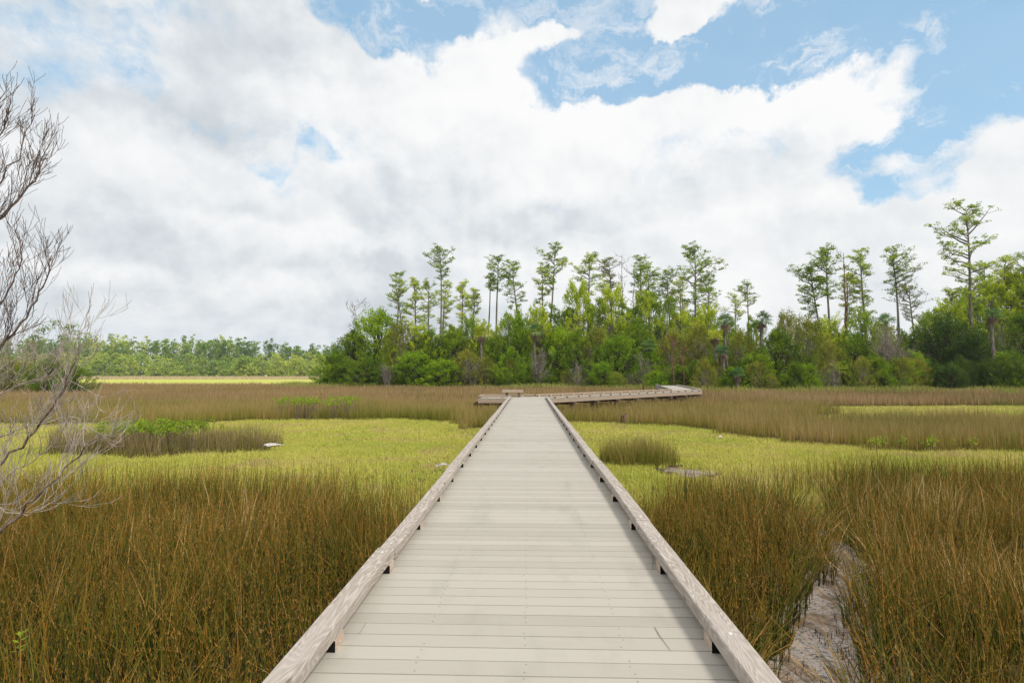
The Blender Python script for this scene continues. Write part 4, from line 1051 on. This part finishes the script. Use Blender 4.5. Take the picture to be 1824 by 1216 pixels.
# the small thicket on the left, beyond the dead branches
for x, t, hw, Y, kd, lb in ((20, 640, 60, 66, 'olive', 'olive thicket at the left edge behind the dead branches'), (92, 636, 34, 64, 'cedar', 'dark cedar in the left thicket beyond the dead branches'),
                            (132, 652, 30, 62, 'cedar', 'rightmost dark cedar of the small left thicket'), (60, 600, 26, 70, 'grey', 'pale grey shrub in the left thicket'), (-30, 620, 60, 70, 'cedar', 'cedar at the left border of the left thicket')):
    plant('cedar_tree' if kd == 'cedar' else 'wax_myrtle', (kd, 0), x, t, hw, Y, lb, 'small thicket beyond the dead branches')

rng = np.random.default_rng(104)
# ------------------------------------------------------------------ marsh shrubs (bright leaves above the rushes)
def elder(name, x0, x1, y0, y1, n_, h, label, s=1.0):
    root = empty(name, ((x0 + x1) / 2, (y0 + y1) / 2, 0)); tag(root, label, 'shrub', 'marsh elder shrubs above the rushes')
    st = MB(); lf = MB(); cx, cy = (x0 + x1) / 2, (y0 + y1) / 2
    for i in range(n_):
        x_ = rng.uniform(x0, x1) - cx; y_ = rng.uniform(y0, y1) - cy; hh = h * rng.uniform(.8, 1.12)
        q = np.array([(x_, y_, 0), (x_ + rng.normal(0, .05), y_, hh * .5), (x_ + rng.normal(0, .1), y_ + rng.normal(0, .1), hh)]); st.tube(q, [.012, .009, .005], 4)
        c = q[2] + ell(int(26 * s), (.17, .17, .16)) + [0, 0, -.10]; leaves(lf, c, .085, aspect=.5)
    st.build('stems', M['twig_dark'], root); lf.build('leaves', M['shrub_leaf'], root)
elder('marsh_shrub', -15.2, -11.6, 18.0, 20.2, 120, 1.02, 'bright green leafy shrubs on top of the rush island')
elder('marsh_shrub', -15.2, -10.4, 31.6, 33.6, 110, 1.28, 'bright green shrub band in the brown rushes left of the boardwalk')
elder('marsh_shrub', 12, 16, 19.8, 20.4, 14, .5, 'low bright green sprigs at the edge of the right rush bed')
elder('marsh_shrub', 44, 50, 52, 54, 40, 1.25, 'small yellow green shrub patch in the far right rushes')
# young plant at bottom left
p = gp(34, 1148, .80); root = empty('green_sprig', (p.x, p.y, 0)); tag(root, 'single bright green leafy sprig in the bottom left rushes', 'plant')
mb = MB(); mb.tube([(0, 0, 0), (.02, 0, .4), (0, 0, .84)], [.006, .005, .003], 5); mb.build('stem', M['twig_dark'], root)
mb = MB()
for i in range(14):
    az = rng.uniform(0, 6.28); z = .72 + .012 * i; l_ = .055; d = np.array([math.cos(az), math.sin(az), .35]); w_ = np.array([-math.sin(az), math.cos(az), 0]) * .014; p0 = np.array([0, 0, z])
    mb.add([p0, p0 + d * l_ * .5 + w_, p0 + d * l_, p0 + d * l_ * .5 - w_], [(0, 1, 2, 3)], rng.uniform(.3, .9))
mb.build('leaves', M['shrub_leaf'], root)

# driftwood, stranded reeds, loose stems on the deck
def drift(px, py, ln, n_, label, z=.3, r=.05):
    p = gp(px, py, z); mb = MB()
    for i in range(n_):
        a = rng.normal(0.05, .5); q = np.array([(-ln / 2, 0, 0), (0, 0, .05), (ln / 2, 0, .02)]) * [1, 1, 1] * rng.uniform(.5, 1)
        c_, s_ = math.cos(a), math.sin(a); q = np.stack([q[:, 0] * c_ - q[:, 1] * s_, q[:, 0] * s_ + q[:, 1] * c_, q[:, 2]], 1) + [rng.normal(0, .06), rng.normal(0, .08), rng.uniform(0, .06)]
        mb.tube(q, [r, r * .8, r * .3], 6)
    o = mb.build('driftwood', M['drift'], None, True); o.location = (p.x, p.y, z); tag(o, label, 'driftwood')
drift(484, 794, .75, 7, 'pale driftwood lying on the green flat right of the rush island', .22, .035)
drift(788, 830, .42, 8, 'small heap of bleached sticks beside the left kerb', .16, .012)
p = gp(1283, 777, .3); mb = MB(); mb.tube([(-.09, 0, 0), (0, 0, .06), (.09, 0, .0)], [.02, .05, .01], 8); o = mb.build('driftwood', M['drift'], None, True); o.location = (p.x, p.y, .24); tag(o, 'tiny white piece of driftwood on the right green flat', 'driftwood')
for pts, lb in (([(1166, 1116), (1174, 1130), (1194, 1157)], 'long dry grass stem lying on the deck near the right kerb'), ([(1163, 985), (1163, 1000), (1162, 1014)], 'short dark grass stem on the deck beside the right kerb')):
    q = [gp(a, b, DECK + .006) for a, b in pts]; mb = MB(); mb.tube([(v.x - q[0].x, v.y - q[0].y, v.z - q[0].z) for v in q], [.0016, .0018, .001], 5); o = mb.build('grass_stem', M['dead_frond']); o.location = q[0]; tag(o, lb, 'grass stem')
# black stubble standing in the channel mud
mb = MB(); yy = rng.uniform(4.2, 9, 900); xx = chc(yy) + rng.uniform(-1, 1, 900) * chw(yy)
k = vnoise(xx, yy, 3.0, 81) > .60; xx, yy = xx[k], yy[k]
blades(mb, xx, yy, rng.uniform(.03, .10, len(xx)), .012, np.abs(rng.normal(.1, .3, len(xx))), rng.uniform(0, 6.28, len(xx)), 1, 1)
n = NT('stubble'); M['stubble'] = n.out((.03, .022, .018), .9)
tag(mb.build('mud_stubble', M['stubble']), 'short black dead stubble in the channel mud', 'stubble', kind='stuff')

rng = np.random.default_rng(105)
# ------------------------------------------------------------------ dead shrub tree at the left edge
dt = empty('dead_branch_tree', (-6.0, 4.4, 0)); tag(dt, 'bare dead shrub tree whose branches reach in from the left edge', 'dead tree')
O = np.array((-6.0, 4.4, 0.0))
def dpt(px, py, Y): v = rp(px, py, Y); return np.array((v.x, v.y, v.z)) - O
mb = MB(); mb.tube(np.array([(0, 0, -.2), (.05, .05, .8), (-.1, 0, 1.8), (-.05, .1, 2.8), (.15, 0, 3.6), (.3, 0, 4.3)]), [.12, .10, .085, .07, .055, .04], 9); mb.build('trunk', M['twig_dark'], dt, True)
def limb(start, pix, r0, r1, m, ntw, tl, spread, up, depth=2, pale=0):
    """a main limb through photo-measured points at its own depth, then whippy side twigs"""
    pts = [np.array(start)] + [dpt(*q) for q in pix]
    # densify
    P_ = []
    for i in range(len(pts) - 1):
        for s in np.linspace(0, 1, 5)[:-1]: P_.append(pts[i] * (1 - s) + pts[i + 1] * s)
    P_.append(pts[-1]); P_ = np.array(P_); 
    for _ in range(2): P_[1:-1] = (P_[:-2] + 2 * P_[1:-1] + P_[2:]) / 4
    P_[1:-1] += rng.normal(0, .012, P_[1:-1].shape)
    a = MB(); a.tube(P_, np.linspace(r0 * .72, r1 * .7, len(P_)), 7, rng.random()); lim = a.build('branch', M[m], dt, True)
    t = MB()
    for k in range(ntw):
        s = rng.uniform(.15, .98) if k else .99; j = int(s * (len(P_) - 1)); j = min(j, len(P_) - 2); d = P_[j + 1] - P_[j]; d /= np.linalg.norm(d) + 1e-9
        v = d * .8 + rng.normal(0, spread, 3) + np.array([0, 0, up]); v[1] *= .6
        twigs(t, P_[j], v, tl * rng.uniform(.55, 1.35), max(.0024, r1 * .55), depth, .34, .16, (2, 5), 5, .13, .70, rng.random(), .0016)
    t.build('twigs', M['twig_pale' if pale else m], lim, True)
Z = lambda z, x=0.0: (x, 0.0, z)
limb(Z(3.5, .1), [(-60, 430, 4.3), (10, 385, 4.3), (52, 330, 4.35), (84, 282, 4.4)], .022, .006, 'twig_dark', 26, .25, .32, .55)
limb(Z(3.9, .2), [(-70, 330, 4.2), (-20, 270, 4.2), (10, 215, 4.2)], .016, .005, 'twig_dark', 15, .26, .3, .5)
limb(Z(3.6, .1), [(-70, 400, 4.6), (-15, 340, 4.6), (40, 260, 4.6), (62, 205, 4.6)], .014, .004, 'twig_dark', 14, .24, .28, .5)
limb(Z(2.6), [(-60, 680, 4.4), (2, 615, 4.4), (48, 565, 4.45), (78, 505, 4.5), (92, 455, 4.5)], .020, .005, 'twig_dark', 28, .28, .30, .6)
limb(Z(2.7), [(-60, 640, 4.1), (-10, 560, 4.1), (28, 500, 4.1), (40, 460, 4.1)], .016, .004, 'twig_dark', 16, .28, .3, .6)
limb(Z(1.3), [(-60, 990, 4.2), (2, 948, 4.2), (62, 885, 4.25), (112, 838, 4.3), (166, 785, 4.35)], .021, .006, 'twig_dark', 15, .34, .39, .28, pale=1)
limb(Z(1.6), [(-60, 870, 4.4), (8, 822, 4.4), (60, 770, 4.5), (105, 712, 4.5), (135, 655, 4.5), (140, 600, 4.55)], .020, .005, 'twig_dark', 24, .32, .35, .3, pale=1)
limb(Z(1.7), [(-60, 800, 4.7), (20, 770, 4.7), (80, 752, 4.75), (130, 735, 4.8), (158, 770, 4.8)], .013, .004, 'twig_pale', 20, .30, .45, .1, pale=1)
limb(Z(1.8), [(-60, 760, 4.6), (0, 700, 4.6), (45, 680, 4.65), (105, 668, 4.7), (148, 690, 4.7)], .012, .004, 'twig_pale', 20, .30, .45, .1, pale=1)
limb(Z(1.4), [(-60, 900, 4.9), (10, 850, 4.9), (60, 820, 4.9), (100, 790, 4.95), (128, 745, 5.0)], .013, .004, 'twig_pale', 20, .30, .45, .1, pale=1)
limb(Z(1.5), [(-60, 860, 4.5), (0, 905, 4.5), (50, 920, 4.5), (95, 895, 4.5)], .010, .004, 'twig_pale', 9, .28, .4, .1, pale=1)
limb(Z(2.1), [(-60, 720, 4.9), (20, 640, 4.9), (70, 640, 5.0), (118, 620, 5.0)], .012, .004, 'twig_pale', 15, .28, .45, .15, pale=1)
mb = MB()                           # the last live sprays near its middle
for (px, py) in ((85, 583), (100, 575), (120, 585), (135, 592), (62, 600), (110, 600), (128, 580), (40, 655), (75, 590)):
    c = dpt(px, py, 4.7); n_ = 60
    leaves(mb, c + ell(n_, (.06, .05, .03)), .022, np.clip(rng.normal(.45, .2, n_), 0, 1), aspect=.35)
mb.build('live_sprays', M['cedar'], dt)

# ------------------------------------------------------------------ haze
mb = MB(); x0, x1, y0, y1, z0, z1 = -700, 500, -60, 700, -1.5, 42
mb.add([(x0, y0, z0), (x1, y0, z0), (x1, y1, z0), (x0, y1, z0), (x0, y0, z1), (x1, y0, z1), (x1, y1, z1), (x0, y1, z1)],
       [(0, 3, 2, 1), (4, 5, 6, 7), (0, 1, 5, 4), (1, 2, 6, 5), (2, 3, 7, 6), (3, 0, 4, 7)])
hm = bpy.data.materials.new('haze_air'); hm.use_nodes = True; t = hm.node_tree; t.nodes.clear()
pv = t.nodes.new('ShaderNodeVolumePrincipled'); pv.inputs['Color'].default_value = (.90, .95, 1, 1); pv.inputs['Density'].default_value = .00016
t.links.new(pv.outputs[0], t.nodes.new('ShaderNodeOutputMaterial').inputs['Volume'])
tag(mb.build('haze', hm), 'thin pale haze in the air over the marsh', 'haze', kind='stuff')
